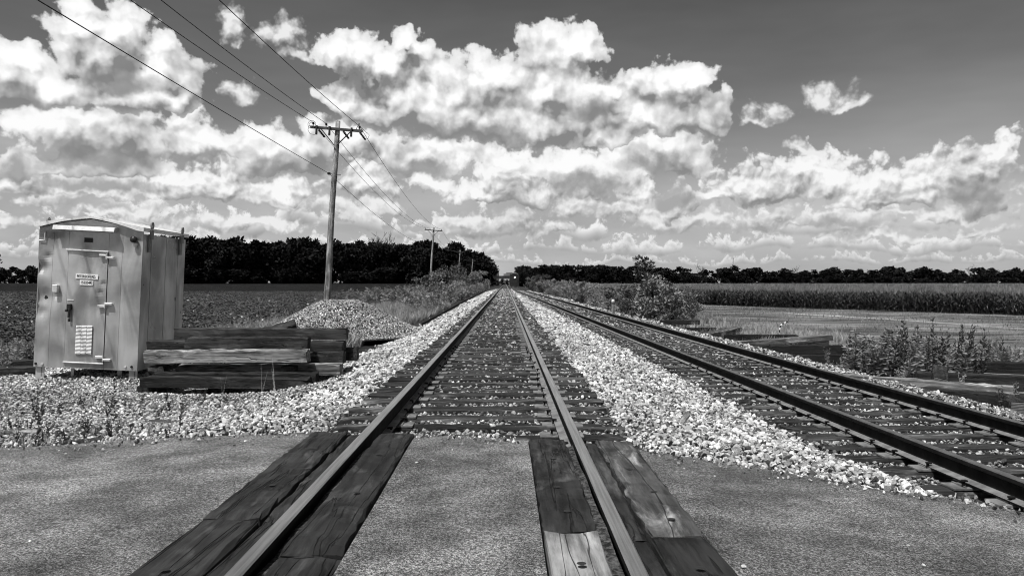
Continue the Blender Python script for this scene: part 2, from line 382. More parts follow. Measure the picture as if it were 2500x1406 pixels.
MT['timber_pale']=wood_mat('stacked_timber_pale',0.06,0.36,0.5,rr=0.1)
MT['plank']=wood_mat('crossing_plank_dark',0.004,0.034,0.06,axis=1,rr=0.6)
MT['plank_pale']=wood_mat('crossing_plank_pale',0.07,0.30,0.12,axis=1,rr=0.1)
MT['plank_worn']=wood_mat('crossing_plank_worn',0.02,0.10,0.30,axis=1,rr=0.3)
MT['pole_wood']=wood_mat('pole_wood',0.07,0.42,0.2,axis=2,rr=0.5)
MT['arm_wood']=wood_mat('crossarm_wood',0.02,0.09,0.03,axis=0,rr=0.4)
MT['rust']=plain('rusty_rail',0.011,0.85,0.0,0.12,0.5,(18,0.4,0.004))
MT['rail_foot']=plain('dusty_rail_foot',0.15,0.8,0.0,0.2,0.35,(20,0.4,0.004))
def _railtop(g):
    a=g.noise(g.coord('World',(60,1.2,1)),1.0,4,0.6); s=g.noise(g.coord('World'),90.0,2,0.5)
    g.color(g.ramp(a,0.3,0.7,0.26,0.52)); g.metal(0.8); g.rough(g.ramp(s,0.3,0.7,0.28,0.40)); g.bump(s,0.06,0.002)
MT['rail_top']=material('polished_rail_head',_railtop)
MT['railtop_dull']=plain('dull_rail_head',0.13,0.5,0.5,0.4,0.3,(30,0.2,0.002))
MT['plate_iron']=plain('tie_plate_iron',0.15,0.7,0.2,0.3,0.4,(20,0.5,0.004))
MT['black_iron']=plain('black_iron',0.018,0.6,0.3,0.4,0.3)
def _galv(g):
    o=g.coord('Object'); n=g.noise(o,1.3,3,0.5,0.3); sp=g.noise(g.coord('Object',(2.2,2.2,0.7)),1.3,3,0.5,0.8); f=g.noise(o,28.0,3,0.6)
    t=g.m('ADD',g.m('ADD',g.m('MULTIPLY',n,0.52),g.m('MULTIPLY',sp,0.44)),g.m('MULTIPLY',f,0.04))
    g.color(g.ramp(t,0.36,0.64,0.24,0.60)); g.metal(0.5); g.rough(g.ramp(n,0.3,0.7,0.27,0.42)); g.spec(0.5)
    g.bump(g.noise(g.coord('Object',(1.5,1.5,0.8)),1.5,3,0.5),0.35,0.03)
MT['galv']=material('weathered_aluminium',_galv)
MT['galv_side']=MT['galv']
MT['galv_bright']=plain('bright_aluminium',0.62,0.45,0.35,0.5,0.15)
MT['roof_metal']=plain('pale_roof_metal',0.72,0.5,0.2,0.5,0.12)
MT['louver']=plain('louver_aluminium',0.42,0.5,0.2,0.4,0.1)
MT['seam']=plain('dark_seam',0.02,0.8)
MT['white']=plain('white_paint',0.78,0.5,0,0.4,0.05)
MT['ink']=plain('black_ink',0.01,0.6)
MT['grey_paint']=plain('grey_paint',0.20,0.6,0,0.3,0.2)
MT['wire']=plain('dark_cable',0.012,0.5,0.3,0.4)
MT['insul']=plain('brown_porcelain',0.02,0.25,0,0.5)
MT['bark']=plain('dark_bark',0.02,0.9,0,0.1,0.4,(12,0.8,0.05))
MT['bare']=plain('bare_branch',0.05,0.9,0,0.1,0.3)
MT['far_leaf']=leaf_mat('far_tree_leaf',0.005,0.017,0.7,0.1,0.15)
MT['bush_leaf']=leaf_mat('bush_leaf',0.06,0.27,0.45,0.35,2.0)
MT['sap_leaf']=leaf_mat('sapling_leaf',0.025,0.22,0.4,0.4,2.5)
MT['weed_leaf']=leaf_mat('weed_leaf',0.05,0.27,0.5,0.3,3.0)
MT['weed_dark']=leaf_mat('dark_weed_leaf',0.012,0.05,0.6,0.2,3.0)
MT['dry_grass']=leaf_mat('dry_grass',0.12,0.42,0.7,0.2,1.5)
MT['grass']=leaf_mat('grass_blade',0.05,0.30,0.6,0.25,0.6)
MT['soy']=leaf_mat('soybean_leaf',0.008,0.095,0.35,0.5,0.7)
MT['corn']=leaf_mat('corn_leaf',0.012,0.07,0.5,0.3,0.4)
MT['corn_top']=leaf_mat('corn_tassel',0.10,0.22,0.7,0.2,0.4)

# ================================================================ lie of the land
def interp(x,pts):
    return np.interp(x,[p[0] for p in pts],[p[1] for p in pts])
def sstep(x,a,b):
    t=np.clip((np.asarray(x,dtype=float)-a)/(b-a),0,1); return t*t*(3-2*t)
def c2(y): return 4.69-0.0128*np.clip(y,-20,135)
def edge_y(x): return interp(x,[(-40,5.0),(-8,5.55),(-3.5,5.88),(-1.2,5.98),(0,5.78),(1.18,5.33),(3.2,4.42),(6,3.3),(12,1.5),(40,-2)])
def road_z(x): return interp(x,[(-30,-0.8),(-12,-0.45),(-3.5,-0.13),(-1.16,-0.035),(1.13,-0.035),(3.15,-0.2),(3.6,-0.31),(6.2,-0.33),(10,-0.6),(30,-1)])
def gz(x,y):
    x=np.asarray(x,dtype=float); y=np.asarray(y,dtype=float); t=c2(y)
    far=interp(x,[(-60,-1.0),(-14,-0.97),(-8,-0.86),(-3.4,-0.82),(-1.45,-0.26),(0,-0.25)])
    pad=interp(x,[(-60,-1.0),(-20,-0.97),(-13,-0.8),(-9,-0.53),(-3.2,-0.50),(-1.45,-0.26),(0,-0.25)])
    w=sstep(y,15.5,20); left=pad*(1-w)+far*w
    d=x-t
    right=np.where(d<-1.4, np.interp(np.clip((x-1.45)/np.maximum(t-1.4-1.45,0.05),0,1),[0,1],[-0.26,-0.55]),
          np.interp(d,[-1.4,1.35,1.6,1.95,2.6,6,16],[-0.55,-0.55,-0.50,-0.53,-0.78,-0.86,-0.97]))
    right=np.where(x<1.45,-0.25,right)
    z=np.where(x<0,left,right)
    z=z+1.65*sstep(y,75,270)*sstep(-x,11,30)                       # the bean field rises gently to the wood
    e=edge_y(x); k=1-sstep(y,e+0.1,e+4.0)
    k=k*sstep(np.abs(x),1.3,2.1)*sstep(np.abs(x-t),1.3,1.7)
    z=z*(1-k)+np.minimum(road_z(x)-0.09,z+0.25)*k
    z=np.where(y<e,np.minimum(z,road_z(x)-0.09),z)
    z=z-0.15*np.exp(-((((x+4.05)/1.75)**2+((y-12.5)/1.15)**2))**2)      # hollow under the timber stack
    return z
def g0(x,y): return float(gz(x,y))
# ================================================================ scatter of stuff nobody could count (geometry nodes instances)
_protos={}
def proto_collection(name,meshes):
    c=bpy.data.collections.new(name)
    for i,me in enumerate(meshes):
        o=bpy.data.objects.new('%s_%02d'%(name,i),me); c.objects.link(o)
    return c
def scatter(name,P,rot,scl,idx,coll,label,cat):
    P=np.asarray(P,dtype=np.float32); n=len(P)
    me=bpy.data.meshes.new(name); me.vertices.add(n); me.vertices.foreach_set('co',P.ravel())
    a=me.attributes.new('rot','FLOAT_VECTOR','POINT'); a.data.foreach_set('vector',np.asarray(rot,dtype=np.float32).ravel())
    scl=np.asarray(scl,dtype=np.float32)
    if scl.ndim==1: scl=np.repeat(scl[:,None],3,1)
    a=me.attributes.new('scl','FLOAT_VECTOR','POINT'); a.data.foreach_set('vector',scl.ravel())
    a=me.attributes.new('idx','INT','POINT'); a.data.foreach_set('value',np.asarray(idx,dtype=np.int32))
    o=link(name,me); tag(o,label,cat,kind='stuff')
    ng=bpy.data.node_groups.new('scatter_'+name,'GeometryNodeTree')
    ng.interface.new_socket('Geometry',in_out='INPUT',socket_type='NodeSocketGeometry')
    ng.interface.new_socket('Geometry',in_out='OUTPUT',socket_type='NodeSocketGeometry')
    nn=ng.nodes.new; L=ng.links.new
    gi=nn('NodeGroupInput'); go=nn('NodeGroupOutput'); ip=nn('GeometryNodeInstanceOnPoints'); ci=nn('GeometryNodeCollectionInfo')
    ci.inputs['Collection'].default_value=coll; ci.inputs['Separate Children'].default_value=True; ci.inputs['Reset Children'].default_value=True
    def attr(nm,t):
        a=nn('GeometryNodeInputNamedAttribute'); a.data_type=t; a.inputs['Name'].default_value=nm; return a.outputs['Attribute']
    er=nn('FunctionNodeEulerToRotation'); L(attr('rot','FLOAT_VECTOR'),er.inputs[0])
    L(gi.outputs[0],ip.inputs['Points']); L(ci.outputs[0],ip.inputs['Instance']); ip.inputs['Pick Instance'].default_value=True
    L(attr('idx','INT'),ip.inputs['Instance Index']); L(er.outputs[0],ip.inputs['Rotation']); L(attr('scl','FLOAT_VECTOR'),ip.inputs['Scale'])
    L(ip.outputs[0],go.inputs[0])
    md=o.modifiers.new('scatter','NODES'); md.node_group=ng
    return o
def jitter_grid(x0,x1,y0,y1,s,j=0.9):
    xs=np.arange(x0,x1,s); ys=np.arange(y0,y1,s); X,Y=np.meshgrid(xs,ys); n=X.size
    return X.ravel()+rng.uniform(-.5,.5,n)*s*j, Y.ravel()+rng.uniform(-.5,.5,n)*s*j
def wob(x,y,s=1.0,seed=0):
    """smooth pseudo noise, about -1..1"""
    return (np.sin(x*1.7*s+seed)+np.sin(y*2.3*s+seed*1.7+1.3)+np.sin((x+y)*1.1*s+seed*0.6)+np.sin((x-y*0.7)*3.1*s+seed*2.1))/4

# ================================================================ ground
def lines(parts):
    out=[]
    for a,b,s in parts: out+=list(np.arange(a,b,s))
    return np.array(out)
xs=np.concatenate([[-4000,-2500,-1500,-900,-600,-400,-250,-150,-100,-70,-50,-40],lines([(-32,-12,1.0),(-12,14,0.22),(14,34,1.0)]),[36,45,60,85,120,180,260,400,600,900,1500,2500,4000]])
ys=np.concatenate([[-300,-120,-60,-30,-18,-10,-5],lines([(-2,2,1.0),(2,16,0.22),(16,40,0.5),(40,150,2.5)]),[155,170,190,220,260,310,370,450,600,900,1500,2500,5000]])
X,Y=np.meshgrid(xs,ys); Z=gz(X,Y)
near=(np.abs(X)<14)&(Y<60)
Z=Z+np.where(near,0.012*wob(X,Y,3.0)+0.02*wob(X,Y,0.9,2),0)
Z=np.where((Y<edge_y(X)+0.15),np.minimum(Z,road_z(X)-0.08),Z)
nx,ny=len(xs),len(ys); V_=np.stack([X.ravel(),Y.ravel(),Z.ravel()],1)
I=np.arange(nx*ny).reshape(ny,nx); F=np.stack([I[:-1,:-1].ravel(),I[:-1,1:].ravel(),I[1:,1:].ravel(),I[1:,:-1].ravel()],1)
fx=V_[F].mean(1)[:,0]; fy=V_[F].mean(1)[:,1]
def is_gravel(x,y):
    w=0.35*wob(x,y,1.3,4)
    corr=(x>-3.35+w)&(x<c2(y)+1.95+w*0.7)
    pad=(y<15.3+w*2)&(x>-9.6+w*2)&(x<0)
    return (corr|pad)
def in_crib(x,y): return (np.abs(x)<1.3)|(np.abs(x-c2(y))<1.3)
mi=np.zeros(len(F),dtype=int)                                   # 0 soil
gr=is_gravel(fx,fy); mi[gr]=1; mi[gr&in_crib(fx,fy)]=2
mi[(~gr)&(fx>4)&(fy<75)]=3                                      # mown verge
mi[(fy>118)&(fx<-12)]=4
mi[(fy>118)&(fx>12)]=4
mi[gr&(fx<-2.6)&(fy<15.5)]=5
ground=link('ground',np_mesh('ground',V_,F,[MT['soil'],MT['gravel_bed'],MT['crib'],MT['mown'],MT['far_field'],MT['fine_gravel']],smooth=True,midx=mi))
tag(ground,'flat farmland and gravel bed the two tracks run across','ground',kind='structure')

# ---------------------------------------------------------------- road
def road_piece(name,x0,x1,label,n=40,inner=False):
    xs_=np.linspace(x0,x1,n); vs=[]; fs=[]
    ye=edge_y(xs_)+ (0.03*wob(xs_*6,xs_*2,1,3)+0.02*rng.normal(size=n)*(0 if inner else 1))
    tt=np.concatenate([np.linspace(0,.7,8),np.linspace(.74,1.0,14)]); rows=[]
    for k,t in enumerate(tt):
        yy=-6.5+(ye+6.5)*t; zz=road_z(xs_)+0.006*wob(xs_,yy,1.5,1)-(0.012 if k==len(tt)-1 else 0)
        rows.append(np.stack([xs_,yy,zz],1))
    last=rows[-1].copy(); last[:,2]-=0.12; last[:,1]+=0.02; rows.append(last)
    for r in rows: vs+= [tuple(p) for p in r]
    for a in range(len(rows)-1):
        for b in range(n-1): fs.append((a*n+b,a*n+b+1,(a+1)*n+b+1,(a+1)*n+b))
    mb=MB(); mb.add(vs,fs)
    # side skirts
    for b in (0,n-1):
        col=[rows[a][b] for a in range(len(rows)-1)]
        mb.add([tuple(p) for p in col]+[(p[0],p[1],p[2]-0.12) for p in col],[(i,i+1,len(col)+i+1,len(col)+i) for i in range(len(col)-1)])
    o=mb.build(name,MT['asphalt'],smooth=False)
    return tag(o,label,'road',kind='structure')
C2R=float(c2(2.0))
road_piece('road',-30,-1.168,'worn grey asphalt road reaching up to the main track from the cabinet side',70)
road_piece('road',-0.402,0.414,'asphalt strip between the rails of the main track',14,True)
road_piece('road',1.132,C2R-1.17,'worn grey asphalt between the main track and the siding',26)
road_piece('road',C2R-0.40,C2R+0.40,'asphalt strip between the siding rails',10,True)
road_piece('road',C2R+1.17,30,'asphalt road beyond the siding',40)

# ---------------------------------------------------------------- tracks
def rail_mesh(name,xf,zt,ylist,top):
    prof=[(-.034,-.007),(-.027,0),(.027,0),(.034,-.007),(.034,-.034),(.009,-.048),(.009,-.138),(.07,-.155),(.07,-.167),(-.07,-.167),(-.07,-.155),(-.009,-.138),(-.009,-.048),(-.034,-.034)]
    mats=[top,top,top,MT['rust'],MT['rust'],MT['rust'],MT['rail_foot'],MT['rust'],MT['rust'],MT['rust'],MT['rail_foot'],MT['rust'],MT['rust'],MT['rust']]
    n=len(prof); vs=[]; fs=[]; mi=[]
    for y in ylist: vs+=[(xf(y)+p[0],y,zt+p[1]) for p in prof]
    for a in range(len(ylist)-1):
        for j in range(n):
            fs.append((a*n+j,a*n+(j+1)%n,(a+1)*n+(j+1)%n,(a+1)*n+j)); mi.append({id(top):0,id(MT['rust']):1,id(MT['rail_foot']):2}[id(mats[j])])
    mb=MB(); mb.add(vs,fs); mb.m=mi
    mb.add([vs[j] for j in range(n)],[tuple(range(n))],1)
    return mb.mesh(name,[top,MT['rust'],MT['rail_foot']])
def tie_mesh(seed,L=2.59,W=0.225,H=0.175,ragged=0.014,nseg=20):
    r=random.Random(seed); vs=[]; fs=[]
    ch=0.014
    prof=[(-W/2,-H+.0),(W/2,-H+.0),(W/2,-ch),(W/2-ch,0),(0,0.003),(-W/2+ch,0),(-W/2,-ch)]; n=len(prof)
    bend=r.uniform(-.008,.008)
    for a in range(nseg+1):
        t=a/nseg; x=(t-.5)*L
        for k,(py,pz) in enumerate(prof):
            e=ragged*(2.0 if a in(0,nseg) else 1)
            vs.append((x+(r.uniform(-1,1)*0.012 if a in(0,nseg) else 0),py+bend*(1-4*(t-.5)**2)+r.uniform(-e,e)*0.6,pz+(r.uniform(-e,e*.4) if k>1 else 0)))
    for a in range(nseg):
        for j in range(n): fs.append((a*n+j,a*n+(j+1)%n,(a+1)*n+(j+1)%n,(a+1)*n+j))
    fs+=[tuple(range(n)),tuple(nseg*n+j for j in range(n))]
    mb=MB(); mb.add(vs,fs); return mb
tie_meshes=[tie_mesh(i).mesh('tie',MT['tie']) for i in range(6)]
tie_far=[tie_mesh(i+20,nseg=3).mesh('tie_far',MT['tie_far']) for i in range(3)]
def plate_mesh():
    mb=MB(); mb.box((0,0,0.009),(0.36,0.185,0.018),ch=0.003); mb.box((0.085,0,0.022),(0.012,0.18,0.012)); mb.box((-0.085,0,0.022),(0.012,0.18,0.012)); return mb.mesh('tie_plate',MT['plate_iron'])
def spike_mesh():
    mb=MB(); mb.box((0,0,0.02),(0.017,0.017,0.05)); mb.box((0.008,0,0.05),(0.045,0.034,0.014),ch=0.004); return mb.mesh('spike',MT['rust'])
PLATE=plate_mesh(); SPIKE=spike_mesh()
def track(label,xf,zt,y0,n,top,heading=0.0):
    root=empty('railway_track',(float(xf(8)),8,zt-0.19),label=label,cat='railway track')
    def put(o): o.location=o.location-root.location; return o
    yl=[-14,-6,0,3,5,7,10,14,20,30,45,65,90,110,130,135,140,160,200,260,340,460]
    for s in(-1,1):
        r=link('rail',rail_mesh('rail',lambda y,s=s: float(xf(y))+s*0.7535,zt,yl,top),root,loc=(0,0,0)); put(r)
    ztie=zt-0.19; y=y0
    for i in range(n):
        far=y>42
        me=random.choice(tie_far if far else tie_meshes)
        o=link('tie',me,root,loc=(float(xf(y))+random.uniform(-.035,.035),y+random.uniform(-.03,.03),ztie+random.uniform(-.012,.004)),rot=(0,random.uniform(-.003,.003),heading+random.uniform(-.02,.02)+(math.pi if random.random()<.5 else 0)))
        put(o); flip=-1 if abs(o.rotation_euler.z)>1.5 else 1
        if y<27:
            for s in(-1,1):
                p=link('tie_plate',PLATE,o,loc=(s*0.7535,0,0.001))
                if y<15:
                    for (dx,dy) in((-.083,-.05),(.083,.05)):
                        sp=link('spike',SPIKE,o,loc=(s*0.7535+dx,dy,0.016),rot=(0,0,math.pi if dx>0 else 0))
        y+=0.497+random.uniform(-.02,.02)
    return root
main_track=track('main track with worn shiny rails leading straight away between two gravel strips',lambda y:0*y,0.0,6.04,282,MT['rail_top'])
siding=track('second, lower track with dull dark rails beside the loose timbers and corn field',c2,-0.30,3.55,292,MT['railtop_dull'],heading=0.0128)
# joint bar on the siding rail
mb=MB(); mb.box((0,0,0),(0.02,0.75,0.085),ch=0.004)
for k in range(6): mb.tube([(-0.012,-.3+.12*k,0),(-0.034,-.3+.12*k,0)],0.014,8)
jb=mb.build('joint_bar',MT['rust'],siding); jb.location=Vector((float(c2(4.3))-0.7535-0.022,4.3,-0.30-0.093))-siding.location; jb.rotation_euler.z=0.0128

# ---------------------------------------------------------------- timber decks of the crossing
def plank(parent,x0,x1,y0,y1,zt,mat,seed,skew=0.0,lab=None):
    r=random.Random(seed); n=26; W=x1-x0; vs=[]; fs=[]; ch=0.010; H=0.16
    prof=[(x0,-H),(x1,-H),(x1,-ch),(x1-ch,0),(x0+W*.66,0),(x0+W*.33,0),(x0+ch,0),(x0,-ch)]; k=len(prof)
    for a in range(n+1):
        t=a/n; y=y0+(y1-y0)*t
        for j,(px,pz) in enumerate(prof):
            yy=y+(skew*(px-x0) if a==n else 0)+ (r.uniform(-.012,.012) if a in(0,n) else 0)
            vs.append((px+(r.uniform(-.009,.007) if j in(2,3,6,7) else 0),yy,zt+pz+(r.uniform(-.010,.004) if j>1 else 0)-(0.012 if a in(0,n) and j>1 else 0)))
    for a in range(n):
        for j in range(k): fs.append((a*k+j,a*k+(j+1)%k,(a+1)*k+(j+1)%k,(a+1)*k+j))
    fs+=[tuple(range(k)),tuple(n*k+j for j in range(k))]
    mb=MB(); mb.add(vs,fs); o=mb.build('plank',mat,parent)
    if lab: o['label']=lab
    # countersunk lag holes
    return o
def lag(parent,x,y,z):
    mb=MB(); n=10
    vs=[(0.019*math.cos(2*math.pi*i/n),0.019*math.sin(2*math.pi*i/n),0.0015) for i in range(n)]+[(0.008*math.cos(2*math.pi*i/n),0.008*math.sin(2*math.pi*i/n),0.003) for i in range(n)]
    mb.add(vs,[(i,(i+1)%n,n+(i+1)%n,n+i) for i in range(n)]+[tuple(range(n,2*n))])
    return mb.build('lag_bolt',MT['seam'],parent,loc=(x,y,z))
deck=empty('crossing_deck',(0,2,-0.02),label='dark worn timber planks laid along both rails of the main track in the road',cat='crossing deck')
def D(*a,**k):
    o=plank(deck,*a,**k); o.location=(0,-2,0.02); return o
zp=-0.018
D(-1.162,-0.892,3.705,5.86,zp+.004,MT['plank'],1,-0.12)
D(-1.165,-0.894,-6.5,3.69,zp,MT['plank'],2)
D(-0.884,-0.802,3.70,5.84,zp-.012,MT['plank'],3,-0.12)
D(-0.886,-0.804,-6.5,3.688,zp-.014,MT['plank'],4)
D(-0.662,-0.412,3.20,5.80,zp+.002,MT['plank'],5,-0.12)
D(-0.664,-0.410,-6.5,3.188,zp-.004,MT['plank'],6)
D(0.424,0.670,3.515,5.58,zp+.002,MT['plank'],7,-0.12)
D(0.426,0.668,-6.5,3.50,zp,MT['plank_pale'],8,lab='pale grey weathered plank')
D(0.800,0.878,3.435,5.50,zp-.012,MT['plank'],9,-0.12)
D(0.802,0.880,-6.5,3.42,zp-.014,MT['plank'],10)
D(0.886,1.124,3.435,5.49,zp+.004,MT['plank_worn'],11,-0.12,lab='plank worn pale along its outer edge')
D(0.888,1.128,-6.5,3.42,zp,MT['plank'],12)
for (x,y) in [(-1.04,3.0),(-1.0,4.25),(-1.02,5.2),(-.53,2.75),(-.52,4.1),(-.55,5.0),(.55,3.05),(.53,4.2),(.55,4.9),(1.0,3.0),(1.02,3.62),(.98,4.6),(.55,3.75),(1.03,4.1)]:
    o=lag(deck,x,y,zp+.006); o.location=(x,y-2,zp+.006+.02)
# flangeway dirt
for (a,b) in((-0.722,-0.664),(0.672,0.722)):
    mb=MB(); n=40; yy=np.linspace(-6.5,5.5,n); vs=[]
    for y in yy: vs+=[(a-.003,y,-0.075+.01*math.sin(y*9)),(b+.003,y,-0.07+.012*math.sin(y*7+1))]
    mb.add(vs,[(2*i,2*i+1,2*i+3,2*i+2) for i in range(n-1)]); o=mb.build('flangeway_fill',MT['crib'],deck); o.location=(0,-2,0.02)
deck2=empty('crossing_deck',(C2R,2,-0.33),label='timber planks along the rails of the siding where the road crosses',cat='crossing deck')
for k,(a,b) in enumerate([(-1.16,-.89),(-.884,-.80),(-.66,-.41),(.41,.66),(.80,.884),(.89,1.16)]):
    yb=float(edge_y(C2R+a))-0.1
    o=plank(deck2,a,b,-8.5,yb-2,0.0,MT['plank'],30+k)

# ---------------------------------------------------------------- ballast stones
def rock_mesh(seed,mat):
    r=random.Random(seed); bm=bmesh.new()
    for _ in range(13):
        v=Vector((r.gauss(0,1),r.gauss(0,1),r.gauss(0,1))).normalized()*r.uniform(.85,1.1); bm.verts.new((v.x*1.0,v.y*r.uniform(.7,.95),v.z*.72))
    bmesh.ops.convex_hull(bm,input=bm.verts[:])
    for v in [v for v in bm.verts if not v.link_faces]: bm.verts.remove(v)
    me=bpy.data.meshes.new('stone'); bm.to_mesh(me); bm.free(); me.materials.append(mat); return me
rocks=proto_collection('stone_shape',[rock_mesh(i,MT['stone']) for i in range(8)]+[rock_mesh(50+i,MT['stone_dirty']) for i in range(5)])
Ps=[];Ss=[];Is=[]
for (y0,y1,s,size) in((2.5,9.5,0.043,0.0235),(9.5,16,0.051,0.028),(16,28,0.070,0.038),(28,60,0.108,0.057),(60,150,0.19,0.100)):
    x,y=jitter_grid(-11,8.2,y0,y1,s)
    k=is_gravel(x+rng.normal(0,.12,len(x)),y+rng.normal(0,.12,len(x)))&(y>edge_y(x)+0.01+np.abs(rng.normal(0,.05,len(x))))&(y>2.5)
    k&=~((x<-9)&(y>14)); k&=(x<c2(y)+2.2)&~((x>-5.4)&(x<-2.6)&(y>11.85)&(y<13.6))
    x,y=x[k],y[k]; crib=in_crib(x,y); r=rng.random(len(x))
    near_rail=(np.abs(np.abs(x)-.7535)<.09)|(np.abs(np.abs(x-c2(y))-.7535)<.09)
    keep=(~crib|(r<np.where(y<14,.85,np.where(y<28,.6,.4))))&~near_rail
    x,y,crib=x[keep],y[keep],crib[keep]
    z=gz(x,y)+rng.uniform(-.5,.9,len(x))*size+np.where(crib,0.014,0.012)
    r=rng.random(len(x)); dirty=np.where(crib,r<np.where(y<14,.78,.9),r<np.where(x>c2(y)+1.25,.62,.13))
    Ps.append(np.stack([x,y,z],1)); Ss.append(size*np.clip(rng.lognormal(0,.28,len(x)),.5,1.9)*np.where(crib,.86,1)*np.where((x<-2.3)&(y<13),.66,1))
    Is.append(np.where(dirty,rng.integers(8,13,len(x)),rng.integers(0,8,len(x))))
P=np.concatenate(Ps); rt=np.stack([rng.uniform(-.9,.9,len(P)),rng.uniform(-.9,.9,len(P)),rng.uniform(0,6.28,len(P))],1)
print('ballast stones',len(P))
scatter('ballast',P,rt,np.concatenate(Ss),np.concatenate(Is),rocks,'pale crushed stone ballast around both tracks and the metal cabinet','ballast')
# stray chips on the asphalt
n=70; x=rng.uniform(-4,3,n); y=rng.uniform(2.2,5.6,n); k=(y<edge_y(x)-.15)&((x<-1.2)|(x>1.16)|(np.abs(x)<.38)); x,y=x[k],y[k]
scatter('stone_chips',np.stack([x,y,road_z(x)+.008],1),np.stack([x*0,x*0,x*9],1),rng.uniform(.006,.014,len(x)),rng.integers(0,8,len(x)),rocks,'a few loose pale stone chips lying on the asphalt','stones')
x=rng.uniform(-6,3.3,900); y=edge_y(x)-np.abs(rng.normal(0,.16,900))-.02; k=(x<-1.2)|(x>1.16)|(np.abs(x)<.38); x,y=x[k],y[k]
scatter('edge_stones',np.stack([x,y,road_z(x)+.012],1),rng.uniform(0,6.28,(len(x),3)),rng.uniform(.006,.024,len(x))*np.exp(-(edge_y(x)-y)*1.6),rng.integers(0,13,len(x)),rocks,'loose stones spilled from the ballast along the asphalt edge','stones')
# heap of ballast
hc=PX(830,806,26); hc.z=-0.62
mb=MB(); rings=18; seg=48; vs=[(0,0,1.06)]; fs=[]
def heap_z(r,th):
    rr=r/(2.45*(1+.10*math.sin(2*th+1)+.06*math.sin(3*th)))
    return 1.33*max(0,(1-rr))**1.0*(1-0.25*math.exp(-(rr/.16)**2))+0.10*(1-rr) if rr<1 else -0.15*(rr-1)
for i in range(1,rings+1):
    for j in range(seg):
        th=2*math.pi*j/seg; r=2.8*i/rings; vs.append((r*math.cos(th),r*math.sin(th),heap_z(r,th)))
fs+=[(0,1+j,1+(j+1)%seg) for j in range(seg)]
for i in range(rings-1):
    for j in range(seg): fs.append((1+i*seg+j,1+(i+1)*seg+j,1+(i+1)*seg+(j+1)%seg,1+i*seg+(j+1)%seg))
vs[0]=(0,0,heap_z(0.05,0))
mb.add(vs,fs); heap=mb.build('gravel_heap',MT['gravel_bed'],loc=hc,smooth=True)
tag(heap,'cone-shaped heap of crushed stone in front of the near utility pole','gravel heap')
pts=[];
for _ in range(22000):
    th=random.uniform(0,2*math.pi); r=2.6*math.sqrt(random.random()); z=heap_z(r,th)
    if z>-0.03: pts.append((r*math.cos(th),r*math.sin(th),z+.01))
pts=np.array(pts); n=len(pts)
hs=scatter('heap_stones',pts,rng.uniform(0,6.28,(n,3)),rng.uniform(.024,.048,n),np.where(rng.random(n)<.68,rng.integers(8,13,n),rng.integers(0,8,n)),rocks,None,None); hs.parent=heap
# ================================================================ metal equipment cabinet
SC=13.0/FPX
ROLL=math.atan2(12,250)
cab_c=PX(212,899,13.0)
cabinet=empty('equipment_cabinet',cab_c,rot=(0,ROLL,0),label='dented bare metal railway equipment cabinet lettered PETERSON RD. beside the stacked timbers',cat='cabinet')
def FZ(zx,zy):
    """point of the enlarged cabinet picture -> (u,v) on the cabinet front, origin bottom centre"""
    px,py=zx/3.056,500+zy/3.056; dx,dy=px-212,py-899
    return ((dx*math.cos(ROLL)+dy*math.sin(ROLL))*SC, (dx*math.sin(ROLL)-dy*math.cos(ROLL))*SC)
W,DEP,HT=1.70,1.72,2.25
us=[-W/2, FZ(395,700)[0], FZ(512,700)[0], FZ(808,700)[0], FZ(908,700)[0], W/2]
dents=[(FZ(345,690),0.16,0.063),(FZ(330,800),0.10,0.040),(FZ(440,680),0.055,0.029),(FZ(375,385),0.06,0.025),(FZ(330,470),0.10,0.054),(FZ(430,260),0.12,0.036),(FZ(762,657),0.045,0.018),(FZ(785,590),0.04,0.018),(FZ(700,430),0.22,0.022),(FZ(960,330),0.2,0.022),(FZ(740,760),0.12,0.018)]
def sheet(u0,u1,v0,v1,y,mat,name,parent,th=0.012,res=0.035,dent=True):
    nu=max(2,int((u1-u0)/res)); nv=max(2,int((v1-v0)/res)); vs=[]; fs=[]
    for i in range(nv+1):
        for j in range(nu+1):
            u=u0+(u1-u0)*j/nu; v=v0+(v1-v0)*i/nv; d=0; du=0
            if dent:
                for (cu,cv),s,a in dents:
                    q=((u-cu)**2+(v-cv)**2)/(s*s)
                    if q<6: d+=a*math.exp(-q); 
                if u0<-W/2+.01 and j==0:
                    for cv in (FZ(280,450)[1],FZ(280,750)[1]): du+=0.03*math.exp(-((v-cv)/.05)**2)
            vs.append((u+du,y+d,v))
    fs=[(i*(nu+1)+j,i*(nu+1)+j+1,(i+1)*(nu+1)+j+1,(i+1)*(nu+1)+j) for i in range(nv) for j in range(nu)]
    n0=len(vs); edge=[j for j in range(nu+1)]+[i*(nu+1)+nu for i in range(1,nv+1)]+[nv*(nu+1)+j for j in range(nu-1,-1,-1)]+[i*(nu+1) for i in range(nv-1,0,-1)]
    vs+=[(vs[e][0],y+th+.04,vs[e][2]) for e in edge]; m=len(edge)
    fs+=[(edge[i],edge[(i+1)%m],n0+(i+1)%m,n0+i) for i in range(m)]
    mb=MB(); mb.add(vs,fs); return mb.build(name,mat,parent,smooth=False)
G=0.004
yF=0.0
dtop=FZ(660,346)[1]; dbot=FZ(640,1170)[1]
for i in range(5):
    if i==2: continue
    sheet(us[i]+G/2,us[i+1]-G/2,0.0,HT,yF,MT['galv'],'front_panel',cabinet)
sheet(us[2]+G/2,us[3]-G/2,dtop+.012,HT,yF,MT['galv'],'front_panel',cabinet)
sheet(us[2]+G/2,us[3]-G/2,0.0,dbot-.010,yF,MT['galv'],'front_panel',cabinet)
door=sheet(us[2]+.008,us[3]-.008,dbot,dtop,yF-.012,MT['galv'],'door',cabinet)
